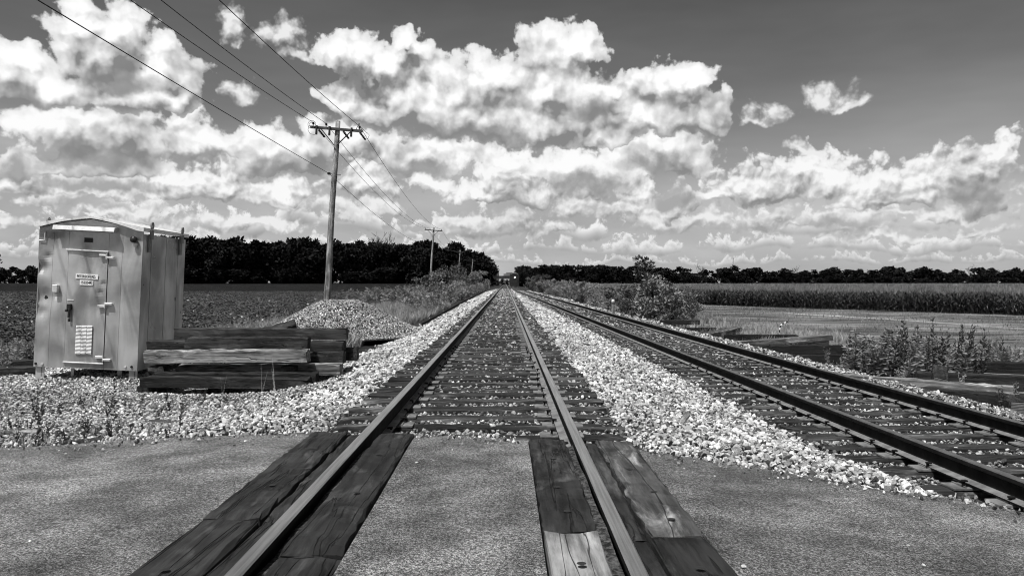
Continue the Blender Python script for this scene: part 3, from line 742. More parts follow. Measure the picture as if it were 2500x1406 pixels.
mb=MB(); mb.box((0,DEP/2+.03,HT/2),(W-.03,DEP-.06,HT-.02)); mb.build('inner_shell',MT['seam'],cabinet)
# side panels with seams
for s in(-1,1):
    ys_=[0.006,0.32,0.90,1.40,DEP]
    for k in range(4):
        mb=MB(); mb.box((s*(W/2-.006),(ys_[k]+ys_[k+1])/2,HT/2),(0.012,ys_[k+1]-ys_[k]-.014,HT)); mb.build('side_panel',MT['galv_side'],cabinet)
mb=MB(); mb.box((0,DEP-.004,HT/2),(W-.03,0.012,HT)); mb.build('back_panel',MT['galv_side'],cabinet)
mb=MB(); mb.box((0,DEP/2,0.012),(W-.02,DEP-.02,0.02)); mb.build('floor_pan',MT['galv_side'],cabinet)
# roof, ridge running back
pk=FZ(672,88)[1]; ev=FZ(1058,172)[1]; uo=W/2+.035
mb=MB()
prof=[(-uo,ev+.0),(0,pk),(uo,ev),(uo,ev-.065),(uo-.012,ev-.065),(uo-.012,ev-.02),(0,pk-.03),(-uo+.012,ev-.02),(-uo+.012,ev-.065),(-uo,ev-.065)]
mb.prism(prof,-0.07,DEP+.05); roof=mb.build('roof',MT['roof_metal'],cabinet)
# end cap with its arched lower edge
mb=MB(); vs=[];n=16
for i in range(n+1):
    u=-uo+2*uo*i/n; top=pk+(ev-pk)*abs(u)/uo; low=ev-.07+(pk-.035-ev+.07)*max(0,1-(abs(u)/(uo*.93))**1.5)
    vs+=[(u,-.072,top-.001),(u,-.072,min(low,top-.028))]
mb.add(vs,[(2*i,2*i+2,2*i+3,2*i+1) for i in range(n)])
vs2=[(a,b+.012,c) for a,b,c in vs]; mb.add(vs2,[(2*i,2*i+1,2*i+3,2*i+2) for i in range(n)])
mb.add([vs[2*i+1] for i in range(n+1)]+[vs2[2*i+1] for i in range(n+1)],[(i,i+1,n+2+i,n+1+i) for i in range(n)])
mb.build('roof_fascia',MT['roof_metal'],cabinet)
mb=MB(); mb.prism([(-W/2+.005,HT-.02),(W/2-.005,HT-.02),(W/2-.005,ev-.03),(0,pk-.05),(-W/2+.005,ev-.03)],0.004,0.03); mb.build('gable_panel',MT['galv'],cabinet)
# lifting lugs
def lug(u,y,z,h):
    mb=MB(); pts=[]; w=.055
    out=[(-w,-.16),(w,-.16),(w,h-.05)]+[(w*math.cos(a),h-.05+w*math.sin(a)) for a in np.linspace(.3,2.84,7)]+[(-w,h-.05)]
    hole=[(.018*math.cos(a),h-.05+.03*math.sin(a)) for a in np.linspace(0,2*math.pi,12,endpoint=False)]
    bm=bmesh.new()
    # ring-shaped plate: outline minus hole
    no=len(out); nh=len(hole)
    o=MB(); th=.022
    ov=[(th*s,x,zz) for s in(-.5,.5) for x,zz in out]
    # strip between outline top and hole
    o.box((0,0,(h-.13-.16)/2),(th,2*w,(h-.13)+.16))
    ring_o=[(w*math.cos(a),h-.05+.062*math.sin(a)) for a in np.linspace(0,2*math.pi,12,endpoint=False)]
    vs=[(s*th/2,x,zz) for s in(-1,1) for x,zz in ring_o]+[(s*th/2,x,zz) for s in(-1,1) for x,zz in hole]
    fs=[]
    for i in range(12):
        j=(i+1)%12
        fs+=[(i,j,24+j,24+i),(12+i,36+i,36+j,12+j),(i,12+i,12+j,j),(24+i,24+j,36+j,36+i)]
    o.add(vs,fs); bm.free()
    return o.build('lifting_lug',MT['grey_paint'],cabinet,loc=(u,y,z),rot=(0,0,0))
for (u,y) in((-uo+.02,0.28),(uo+.008,0.22),(uo+.008,1.45),(-uo-.008,1.45)): lug(u,y,ev-.02,.12)
for y in(0.22,1.45):
    mb=MB(); mb.box((W/2+.018,y,HT-.14),(0.025,0.10,0.30)); mb.build('lug_bracket',MT['grey_paint'],cabinet)
# awning over the door
a=FZ(443,150); b=FZ(893,190)
mb=MB(); mb.prism([(a[0],a[1]-.10+.0),(b[0]+.0,a[1]-.10),(b[0],a[1]-.0),(a[0],a[1])],-0.125,-0.0+.0); 
o=MB(); o.add([(a[0],-.13,a[1]-.08),(b[0],-.13,a[1]-.08),(b[0],-.11,a[1]-.015),(a[0],-.11,a[1]-.015),(b[0],.0,a[1]),(a[0],.0,a[1]),(a[0],.0,a[1]-.08),(b[0],.0,a[1]-.08)],[(0,1,2,3),(3,2,4,5),(0,3,5,6),(1,7,4,2),(0,6,7,1)])
o.build('awning',MT['galv_bright'],cabinet)
# door trim, hinges, latch
mb=MB(); u0=FZ(515,340)[0]; u1=FZ(831,340)[0]; mb.box(((u0+u1)/2,-.022,dtop+.006),(u1-u0,.03,.018),ch=.003); mb.build('drip_edge',MT['galv_bright'],cabinet)
mb=MB(); mb.box(((us[2]+us[3])/2,-.018,dbot-.012),(us[3]-us[2]+.01,.03,.02),ch=.003); mb.build('door_sill',MT['galv_bright'],cabinet)
for (q0,q1,q2,q3) in(((765,370),(815,386),(812,386),(872,404)),((750,746),(805,766),(803,728),(858,748)),((733,1123),(787,1143),(785,1143),(842,1163))):
    mb=MB()
    for A,B in((q0,q1),(q2,q3)):
        p=FZ(*A); q=FZ(*B); mb.box(((p[0]+q[0])/2,-.034,(p[1]+q[1])/2),(abs(q[0]-p[0]),.044,abs(p[1]-q[1])),ch=.005)
    p=FZ((q0[0]+q3[0])/2,(q0[1]+q3[1])/2); mb.tube([(p[0],-.045,p[1]-.05),(p[0],-.045,p[1]+.05)],.011,8)
    mb.build('hinge',MT['galv_bright'],cabinet)
p=FZ(540,760); mb=MB(); mb.box((p[0],-.035,p[1]),(.07,.045,.10),ch=.008); mb.box((p[0]+.005,-.05,p[1]-.10),(.035,.02,.15),ch=.006); mb.tube([(p[0]-.05,-.04,p[1]-.06),(p[0]-.01,-.06,p[1]-.06)],.022,10); mb.build('door_latch',MT['black_iron'],cabinet)
p=FZ(541,835); mb=MB(); mb.tube([(p[0],-.05,p[1]+.06),(p[0]-.004,-.05,p[1]+.01),(p[0]+.004,-.05,p[1]-.02)],.007,6); mb.box((p[0],-.045,p[1]-.05),(.035,.02,.05),ch=.006); mb.build('padlock',MT['black_iron'],cabinet)
def plate(A,B,y,mat,name,parent=cabinet,th=.004):
    p=FZ(*A); q=FZ(*B); mb=MB(); mb.box(((p[0]+q[0])/2,y,(p[1]+q[1])/2),(abs(q[0]-p[0]),th,abs(p[1]-q[1]))); return mb.build(name,mat,parent)
def lettering(txt,A,B,y,parent):
    p=FZ(*A); q=FZ(*B); w=abs(q[0]-p[0]); h=abs(p[1]-q[1])
    cu=bpy.data.curves.new('lettering','FONT'); cu.body=txt; cu.align_x='CENTER'; cu.align_y='CENTER'; cu.extrude=.01; cu.offset=.018
    tmp=bpy.data.objects.new('lettering',cu); COL.objects.link(tmp); dg=bpy.context.evaluated_depsgraph_get(); me=bpy.data.meshes.new_from_object(tmp.evaluated_get(dg)); bpy.data.objects.remove(tmp); 
    co=np.array([v.co[:] for v in me.vertices]); mn,mx=co.min(0),co.max(0); co=(co-(mn+mx)/2)/np.maximum(mx-mn,1e-6)
    X_=co[:,0]*w+(p[0]+q[0])/2; Z_=co[:,1]*h+(p[1]+q[1])/2; Y_=y-co[:,2]*.002
    for v,x_,y_,z_ in zip(me.vertices,X_,Y_,Z_): v.co=(x_,y_,z_)
    me.materials.clear(); me.materials.append(MT['ink']); return link('lettering',me,parent)
sp=plate((586,512),(748,557),-.021,MT['white'],'sign_plate'); lettering('PETERSON RD.',(596,522),(734,548),-.0245,sp)
sp=plate((616,560),(714,602),-.021,MT['white'],'sign_plate'); lettering('155204R',(625,568),(704,592),-.0245,sp)
plate((522,703),(568,713),-.018,MT['white'],'white_tag')
plate((649,247),(706,283),-.010,MT['black_iron'],'vent_opening',th=.012)
for k,x0 in enumerate((590,630,671)):
    p=FZ(x0,898); q=FZ(x0+28,1112); n=21
    base=empty('louver_column'); base.parent=cabinet
    for i in range(n):
        v=p[1]+(q[1]-p[1])*(i+.5)/n; mb=MB(); mb.box(((p[0]+q[0])/2,-.024,v),(abs(q[0]-p[0]),.022,abs(q[1]-p[1])/n*.72),rot=(R(-32),0,0)); mb.build('louver',MT['louver'],base)
p=FZ(440,624); mb=MB(); mb.box((p[0],-.035,p[1]),(.085,.07,.125),ch=.006); jbx=mb.build('junction_box',MT['galv_bright'],cabinet)
p=FZ(1020,262); mb=MB()
for i,(r0,d0) in enumerate(((.03,0),(.052,-.03),(.052,-.07),(.03,-.095))): pass
mb.tube([(p[0],0,p[1]),(p[0],-.03,p[1]),(p[0],-.07,p[1]),(p[0],-.095,p[1])],[.03,.055,.055,.028],14); mb.build('lamp_globe',MT['insul'],cabinet,smooth=True)
p=FZ(1026,298); mb=MB(); mb.box((p[0],-.03,p[1]),(.07,.06,.04),ch=.008); mb.tube([(p[0],-.03,p[1]),(p[0],-.03,p[1]-.06)],.018,8); mb.build('lamp_base',MT['galv_bright'],cabinet)
p=FZ(338,240); mb=MB(); mb.tube([(p[0]-.04,-.02,p[1]-.06),(p[0]+.045,-.02,p[1]-.06),(p[0]+.045,-.02,p[1]+.09)],.008,6); mb.build('hook',MT['galv_bright'],cabinet)
for (zx,zy) in((283,1180),(330,1182),(945,1205),(992,1206)):
    p=FZ(zx,zy); mb=MB(); mb.tube([(p[0],0,p[1]),(p[0],-.016,p[1])],.02,8); mb.build('bolt',MT['black_iron'] if zx in(283,992) else MT['galv_bright'],cabinet)
for (u,y,w) in((-W/2+.085,.05,.14),(W/2-.085,.05,.14),(-W/2+.085,DEP-.06,.14),(W/2-.085,DEP-.06,.14),(-.34,.25,.05),(.42,.3,.08)):
    mb=MB(); mb.box((u,y,-.11),(w,.012,.24)); mb.box((u-w/2+.006,y+.04,-.11),(.012,.09,.24))
    if w>.1:
        for k in range(7): mb.box((u+w*.18,y-.0065,-.03-.03*k),(.013,.003,.018),m=1)
    mb.build('leg',[MT['galv'],MT['seam']],cabinet)

# ================================================================ loose timbers
TG='old railway ties lying about'
def timber(label,c,length,yaw=0.0,pitch=0.0,roll=0.0,mat='timber_dark',w=0.225,h=0.185,seed=0,name='old_railway_tie',group=None,endplate=False):
    mb=tie_mesh(100+seed,length,w,h,0.017 if w>.1 else .006)
    o=mb.build(name,MT[mat]); 
    for v in o.data.vertices: v.co.z+=h/2
    rj=random.Random(seed); o.location=c; o.rotation_euler=(roll+rj.uniform(-.03,.03),pitch+rj.uniform(-.006,.006),yaw+rj.uniform(-.025,.025))
    tag(o,label,'timber',group)
    if endplate:
        p=MB(); n=9
        for k in range(n): p.box((-length/2-.006,0,-h/2+h*(k+.5)/n),(.012,w*.9,h/n*.6))
        p.build('nail_plate',MT['plate_iron'],o)
    return o
def timber_px(label,x0,x1,y0,y1,Y,seed,mat='timber_dark',yaw=0.0,h=None,pitch=None,**k):
    """tie seen side-on: pixel span of its front face at distance Y"""
    a=PX(x0,(y0+y1)/2,Y); b=PX(x1,(y0+y1)/2,Y); hh=h or (y1-y0)*Y/FPX
    return timber(label,(a+b)/2+Vector((0,.11,0)),(b-a).length,yaw,pitch or 0,0,mat,h=hh,seed=seed,**k)
timber_px('dark tie in front of the stack, lowest and foremost, with weeds before it',345,752,921,948,11.75,1,pitch=R(.6))
timber_px('grey-topped tie lying just behind the lowest front tie of the stack',374,772,909,936,12.05,2,'timber_dark')
timber_px('pale-topped tie in the bottom row of the stack reaching toward the gravel',432,830,889,917,12.35,3,'timber_grey',pitch=R(-.5))
timber_px('bright weathered tie with a pale lower edge in the middle of the stack',352,750,854,885,12.12,4,'timber_pale')
timber_px('dark tie resting on the bright weathered tie of the stack',452,750,823,852,12.40,5)
timber_px('dark tie behind the upper row whose end sticks out beside the cabinet',362,700,830,858,12.75,6)
timber_px('long dark tie on top at the back of the stack',427,845,801,829,13.05,7,pitch=R(.4))
timber_px('dark tie at the back of the stack under the long top tie',500,838,832,858,12.95,8)
timber_px('dark tie in the middle row with its end toward the gravel slope',560,838,859,888,12.75,9)
timber_px('short grey tie stub poking out of the end of the stack',700,872,848,880,13.2,10,'timber_dark')
# bearers under the stack, pointing away from the camera
for i,(px,yy) in enumerate(((395,12.6),(560,12.6),(720,12.6))):
    a=PX(px,900,yy); z=g0(a.x,yy); timber('short bearer under the stack, %s'%('beside the cabinet','in its middle','at the gravel slope end')[i],(a.x,yy,z+.06),1.3,yaw=R(90),seed=11+i,h=0.16)
for i,(px,yy) in enumerate(((400,12.4),(715,12.45))):
    a=PX(px,893,yy); timber('crosswise bearer between the rows of the stack, %s'%('near the cabinet','near the gravel slope')[i],(a.x,yy+.2,PX(px,893,yy).z-.015),0.9,yaw=R(90),seed=15+i,h=0.09)
a=PX(655,795,17.5); timber('dark tie tilted up on edge behind the stack, near the gravel heap',(a.x-.15,17.6,-0.08),1.5,yaw=R(14),pitch=R(-16),roll=R(38),seed=18,h=0.2)
a=PX(45,888,14.6); timber('dark tie half buried in the bank behind the cabinet, pale on top',(a.x,14.8,a.z-.03),1.9,yaw=R(24),seed=19,mat='timber_dark')
a=PX(20,905,13.4); timber('weathered tie lying in the weeds before the bank by the cabinet',(a.x-.35,13.4,g0(a.x,13.4)+.07),1.6,yaw=R(28),seed=20,mat='timber_dark')
# beyond the siding
def rt(label,px,py,Y,L,yaw,seed,mat='timber_dark',pitch=0,roll=0,**k):
    a=PX(px,py,Y); timber(label,a,L,R(yaw),R(pitch),R(roll),mat,seed=seed,**k)
rt('tie lying under the bushy sapling with its pale end showing',1642,787,32,2.2,-4,30,'timber_black',endplate=True)
rt('tie at the foot of the sapling, flat on the pale dry grass',1700,806,29,2.5,2,31,'timber_black')
rt('narrow tie slanting out of the ballast toward the crossed pair',1738,815,26.5,2.0,22,32,'timber_dark',pitch=-3)
rt('crossed tie lying on the slanting one',1765,812,26.2,1.8,38,33,'timber_grey',pitch=-5,roll=8)
rt('short tie behind the crossed pair',1800,809,27.5,1.3,12,34)
rt('dark tie with a pale nail plate on its end before the crossed pair',1858,824,24.6,2.3,-3,35,'timber_black',endplate=True)
rt('long pale-topped tie sticking up at a slant from the ballast',1915,832,22.0,3.0,12,36,'timber_grey',pitch=-3.2,h=.16)
rt('thin tie lying alongside the long slanting tie',1925,843,20.8,2.3,10,37,'timber_dark',pitch=-3,h=.12)
rt('upper tie of the black pair beside the siding',2010,852,18.4,2.4,-3,38,'timber_black')
rt('lower tie of the black pair beside the siding, in front',1985,878,17.4,2.3,-4,39,'timber_black',h=.22)
rt('tie wedged behind the black pair',2040,864,18.8,2.1,1,40,'timber_black')
rt('tie lying along the siding ballast before the tall weeds',2262,942,12.5,2.4,-24,41,'timber_grey',pitch=2.0)
rt('grey tie below the slanting one, half sunk in ballast',2335,968,11.9,1.9,-23,42,'timber_black',pitch=2.0)
rt('tie end with a ridged nail plate tilted up among the weeds',2300,922,12.9,0.9,62,43,'timber_dark',roll=14,pitch=-8,endplate=True)
rt('thick pale-topped tie lying behind the ridged tie end',2440,934,13.4,2.5,-16,44,'timber_dark',pitch=1,h=.26)
rt('dark tie in the hollow behind the thick pale-topped tie',2460,898,14.8,2.6,-14,45,'timber_black',pitch=1,h=.22)
rt('outermost dark tie with ridged nail plate nearest the road',2478,990,11.1,0.8,70,46,endplate=True)
# small sticks and scraps
def scrap(label,px,py,Y,L,yaw,seed,pitch=0,w=.06,h=.04,mat='timber_grey'):
    a=PX(px,py,Y); z=g0(a.x,Y)+.05; timber(label,(a.x,Y,z),L,R(yaw),R(pitch),0,mat,w=w,h=h,seed=seed,name='wood_scrap')
scrap('splinter of wood on the gravel between the tracks',1668,1010,7.6,0.38,62,50,pitch=-12)
scrap('thin stick lying on the gravel below the stacked timbers',415,1010,8.0,0.45,-8,51,w=.03,h=.02,mat='timber_dark')
scrap('flat dark scrap of board on the gravel near the road edge',195,1065,6.4,0.34,24,52,w=.1,h=.03,mat='timber_dark')
scrap('weathered board end at the weedy road edge',22,1035,7.1,0.5,14,53,w=.12,h=.04,mat='timber_grey')

# spare rail lying along the foot of the ballast
yl=[32,45,60,80,100,120,150,175]
o=link('spare_rail',rail_mesh('spare_rail',lambda y:-3.2-0.006*(y-32)+.08*math.sin(y*.06),-0.55,yl,MT['rust'])); tag(o,'dark spare rail lying along the foot of the main track ballast','rail')

# ================================================================ utility poles and wires
LEAN=R(3.6)
def pole(base,H,label,detail=True,rtop=.115,rbot=.17,us=(-1.12,-.50,1.10),arm=2.5):
    root=empty('utility_pole',base,rot=(0,LEAN,0),label=label,cat='utility pole',group='utility poles along the track')
    n=10; zs=np.linspace(-.5,H,n+1); mb=MB(); mb.tube([(0.02*math.sin(z*.9),0,z) for z in zs],[rbot+(rtop-rbot)*max(0,z)/H for z in zs],14); mb.build('shaft',MT['pole_wood'],root,smooth=True)
    za=H-.42
    mb=MB(); mb.box((0,-.17,za),(arm,.10,.125),rot=(0,R(1.0),0),ch=.008); arm=mb.build('crossarm',MT['arm_wood'],root)
    for s in(-1,1):
        mb=MB(); mb.tube([(s*.72,-.19,za-.05),(s*.06,-.20,za-.78)],.028,6); mb.build('brace',MT['arm_wood'],root)
    pts=[]
    for k,u in enumerate(us):
        mb=MB(); z=za-u*math.sin(R(1.0))
        mb.tube([(u,-.17,z+.05),(u,-.17,z+.12),(u,-.17,z+.15),(u,-.17,z+.17),(u,-.17,z+.21),(u,-.17,z+.25)],[.02,.02,.065,.04,.06,.03],10); mb.build('insulator',MT['insul'],root); pts.append((u,-.17,z+.22))
    if detail:
        for k,u in enumerate((-.92,-.30,.74)):
            mb=MB(); z=za-.02; mb.tube([(u,-.26,z+.10),(u,-.28,z-.05),(u,-.27,z-.32)],[.03,.05,.055],10); mb.box((u,-.24,z+.05),(.09,.10,.14),ch=.01); mb.build('cutout_fuse',MT['insul'],root)
        for k,u in enumerate((-.88,.30,1.10)):
            mb=MB(); z=za-.06; a=Vector((u,.02,z)); b=Vector((u+.22,.36,z-.28))
            for t in np.linspace(0,1,6): 
                p=a.lerp(b,t); q=a.lerp(b,min(1,t+.09)); mb.tube([p,q],.055 if t<1 else .03,9)
            mb.tube([a,b],.025,6); mb.build('strain_insulator',MT['insul'],root)
        for (u,r,zz) in((-1.17,.19,.13),(-1.2,.10,.12)):
            mb=MB(); mb.tube([(u+r*math.cos(t),-.22,za+zz+r*math.sin(t)) for t in np.linspace(-1.2,4.2,18)],.010,5); mb.build('jumper_loop',MT['wire'],root)
        mb=MB(); mb.tube([(-1.3,-.2,za+.1),(-1.34,-.22,za-.15),(-1.22,-.24,za-.32),(-.98,-.26,za-.36)],.010,5); mb.build('jumper_loop',MT['wire'],root)
        mb=MB(); mb.tube([(1.18,-.15,za+.15),(1.36,0,za),(1.52,.2,za-.12),(1.44,.3,za-.28),(1.26,.32,za-.33)],.010,5); mb.build('jumper_loop',MT['wire'],root)
        mb=MB(); mb.tube([(.95,-.2,za+.05),(1.0,-.2,za+.18),(1.06,-.18,za+.28)],.014,6); mb.box((1.07,-.18,za+.30),(.06,.06,.05)); mb.build('arrester',MT['insul'],root)
        mb=MB(); mb.box((-.24,-.1,H-2.55),(.14,.12,.12),ch=.02); mb.tube([(-.34,-.1,H-2.55),(.32,-.05,H-2.58)],.013,6); mb.build('neutral_bracket',MT['black_iron'],root)
    pts.append((-.24,-.1,H-2.55))
    M_=Matrix.Translation(Vector(base))@Euler((0,LEAN,0)).to_matrix().to_4x4()
    return [M_@Vector(p) for p in pts]
poles=[]
spec=[(795,38,True,8.83),(1048.6,111,False,8.83),(1117,188,False,8.8),(1149.5,262,False,8.8),(1164,320,False,8.7),(1176,375,False,8.7),(1185,470,False,8.7)]
plab=['tall wooden utility pole with crossarm and fuses rising behind the gravel heap','wooden utility pole standing in the trackside shrubs before the wood','third utility pole with crossarm, rising behind the leafy shrub','fourth utility pole along the track, against the dark wood','fifth utility pole along the track, against the dark wood','sixth utility pole along the track, against the dark wood','seventh, outermost utility pole along the track']
back=pole((-7.6,-36,-0.9),9.7,'utility pole across the road carrying the same wires',False,us=(-1.6,-.15,1.2),arm=3.5)
for (px,Y_,det,zt),lb in zip(spec,plab):
    x=CX+(px-1234)/FPX*Y_; z=g0(x,Y_)
    poles.append(pole((x,Y_,z),(zt-z)/math.cos(LEAN),lb,det))
def wire(a,b,sag,label,r=.011,n=22):
    mb=MB(); pts=[a.lerp(b,t)-Vector((0,0,sag*4*t*(1-t))) for t in np.linspace(0,1,n)]
    o=mb; o.tube(pts,r,5); w=o.build('power_line_wire',MT['wire']); tag(w,label,'wire','overhead wires')
names=['outer','middle','trackside','low neutral']
chain=[back]+poles
for i in range(len(chain)-1):
    A,B=chain[i],chain[i+1]
    for k in range(4):
        L=(B[0]-A[0]).length; sag=(1.05 if k<3 else (.85 if i else .3))*(L/74)**2
        where=['running up over the road to the tall near pole','from the tall near pole to the pole in the shrubs','from the pole in the shrubs to the third pole','beyond the third pole','beyond the fourth pole','beyond the fifth pole','beyond the sixth pole'][i]
        wire(A[k],B[k],sag,'%s overhead wire %s'%(names[k],where),r=.012 if i<2 else .014,n=26 if i<2 else 8)

# ================================================================ things in the distance
# locomotive coming along the siding
Yt=250.0; lx=float(c2(Yt))+.15
loco=empty('locomotive',(lx,Yt,-0.30),label='oncoming freight locomotive with its headlight lit on the siding',cat='locomotive')
dk=plain('dark_loco_paint',0.012,0.5,0.1,0.4,0.3); dk2=plain('loco_nose_paint',0.02,0.5,0.1,0.4,0.3)
mb=MB(); mb.box((0,10,1.35),(3.0,20,.35)); mb.build('underframe',MT['black_iron'],loco)
mb=MB(); mb.prism([(-1.0,1.53),(1.0,1.53),(1.0,3.1),(.75,3.35),(-.75,3.35),(-1.0,3.1)],.5,2.3); mb.build('nose',dk2,loco)
mb=MB(); mb.prism([(-1.5,1.53),(1.5,1.53),(1.5,3.9),(1.1,4.45),(-1.1,4.45),(-1.5,3.9)],2.3,4.6); mb.build('cab',dk2,loco)
mb=MB(); mb.prism([(-1.0,1.53),(1.0,1.53),(1.0,4.0),(.8,4.3),(-.8,4.3),(-1.0,4.0)],4.6,19.5); mb.build('hood',dk,loco)
for s in(-1,1):
    mb=MB(); mb.box((s*.62,2.28,3.72),(.75,.03,.5)); mb.build('window',MT['black_iron'],loco)
    mb=MB(); mb.box((s*.95,2.26,4.2),(.4,.05,.22)); mb.build('number_board',MT['grey_paint'],loco)
mb=MB(); mb.box((0,2.6,4.5),(1.3,.8,.1)); mb.build('roof_vent',MT['galv_bright'],loco)
def _em(g):
    g.color(0.8); g.put(g.b.inputs['Emission Color'],(1,1,1,1)); g.b.inputs['Emission Strength'].default_value=5
lampm=material('lit_headlight',_em)
mb=MB(); mb.tube([(0.1,.42,3.05),(0.1,.5,3.05)],.20,12); mb.build('headlight',lampm,loco)
mb=MB(); mb.prism([(-1.3,.25),(1.3,.25),(1.4,1.2),(-1.4,1.2)],-.3,.2); mb.build('plow',MT['black_iron'],loco)
for yy in(3.5,16.5):
    mb=MB(); mb.box((0,yy,.75),(2.3,4.2,.55)); 
    for q in(-1.5,0,1.5):
        for s in(-1,1): mb.tube([(s*.66,yy+q,.52),(s*.82,yy+q,.52)],.5,14)
    mb.build('truck_wheels',MT['black_iron'],loco)
# overpass far down the line
ov=empty('road_overpass',(-2,455,-1.0),label='road overpass crossing the line beyond the locomotive',cat='bridge')
mb=MB(); mb.box((4,0,4.6),(34,8,.8)); mb.build('deck',plain('overpass_concrete',.03,.9),ov)
mb=MB(); mb.box((4,-3.9,5.5),(34,.2,.9)); mb.build('parapet',plain('overpass_parapet',.02,.9),ov)
for u in(-9,17):
    mb=MB(); mb.box((u,0,2.1),(6,8.2,4.6)); mb.build('abutment',MT['bark'],ov)
tr=empty('box_truck',(3,453,4.0),label='pale box truck on the overpass',cat='truck')
mb=MB(); mb.box((0,0,1.9),(4.6,2.2,2.0),ch=.05); mb.build('box_body',plain('truck_grey',.16,.6),tr)
mb=MB(); mb.box((-3.1,0,1.5),(1.5,2.1,1.6),ch=.15); mb.build('cab',MT['grey_paint'],tr)
for u in(-2.9,1.4):
    mb=MB(); mb.tube([(u,-1.1,.5),(u,1.1,.5)],.5,12); mb.build('wheel',MT['black_iron'],tr)
# tall twin stacks
st=plain('stack_concrete',.10,.9,0,.2,.2)
for i,(px,py,lb) in enumerate(((1213,655,'taller of two slim stacks above the overpass'),(1216,660,'shorter of two slim stacks above the overpass'))):
    a=PX(px,py,1100); t=empty('smokestack',(a.x,1100,-1),label=lb,cat='smokestack')
    mb=MB(); mb.tube([(0,0,0),(0,0,a.z-2),(0,0,a.z+1)],[1.5,1.15,1.2],12); mb.build('shaft',st,t)
    mb=MB(); mb.tube([(0,0,a.z-1),(0,0,a.z+.2)],1.4,12); mb.build('rim_band',MT['black_iron'],t)
# lattice mast far right
a=PX(1791,629,1500); mast=empty('radio_mast',(a.x,1500,-1),label='slim banded radio mast above the tree line across the corn',cat='radio mast')
H=a.z+1
for k in range(7):
    mb=MB(); z0,z1=H*k/7,H*(k+1)/7-.02
    for s in range(3):
        th=2*math.pi*s/3; th2=2*math.pi*(s+1)/3; c0=Vector((.55*math.cos(th),.55*math.sin(th),0)); c1=Vector((.55*math.cos(th2),.55*math.sin(th2),0))
        mb.tube([c0+Vector((0,0,z0)),c0+Vector((0,0,z1))],.16,5)
        for q in range(4):
            mb.tube([c0+Vector((0,0,z0+(z1-z0)*q/4)),c1+Vector((0,0,z0+(z1-z0)*(q+1)/4))],.06,4)
    mb.build('lattice_section',MT['black_iron'] if k%2==0 else MT['grey_paint'],mast)
# farm house far left
a=PX(45,664,620); fh=empty('farmhouse',(a.x,620,-1.0),label='small white farmhouse before the far trees behind the cabinet',cat='house')
mb=MB(); mb.box((0,0,1.7),(9,7,3.4)); mb.build('wall',MT['white'],fh)
mb=MB(); mb.prism([(-4.9,3.3),(4.9,3.3),(0,5.8)],-3.9,3.9); mb.build('roof',MT['grey_paint'],fh)
for u in(-2.6,2.4):
    mb=MB(); mb.box((u,-3.52,1.9),(1.1,.06,1.4)); mb.build('window',MT['black_iron'],fh)
mb=MB(); mb.box((0,-3.52,1.05),(1.0,.06,2.1)); mb.build('door',MT['black_iron'],fh)
# post with a pale cap
a=PX(1497,757,36); z=g0(a.x,36); p=empty('marker_post',(a.x,36,z),label='short wooden post with a white rounded cap among the shrubs',cat='post')
h=CZ-(733-690)/FPX*36-z
mb=MB(); mb.tube([(0,0,-.2),(0.01,0,h-.12)],.055,9); mb.build('post',MT['pole_wood'],p)
mb=MB(); mb.tube([(0,0,h-.13),(0,0,h-.05),(0,0,h+.02),(0,0,h+.05)],[.075,.08,.06,.02],12); mb.build('cap',MT['galv_bright'],p,smooth=True)
# bent striped marker
a=PX(1908,800,25.5); z=g0(a.x,25.5); p=empty('bent_marker',(a.x,25.5,z),label='bent striped flexible marker leaning over the pale dry grass',cat='marker')
path=[(0,0,0),(-.03,0,.2),(-.04,0,.38),(.0,0,.52),(.1,0,.60),(.24,0,.63)]
for k in range(len(path)-1):
    mb=MB(); A=Vector(path[k]); B=Vector(path[k+1]); mb.tube([A,A.lerp(B,.5)],.022,7); mb.tube([A.lerp(B,.5),B],.022,7,m=1); mb.build('band',[MT['white'],MT['black_iron']],p)
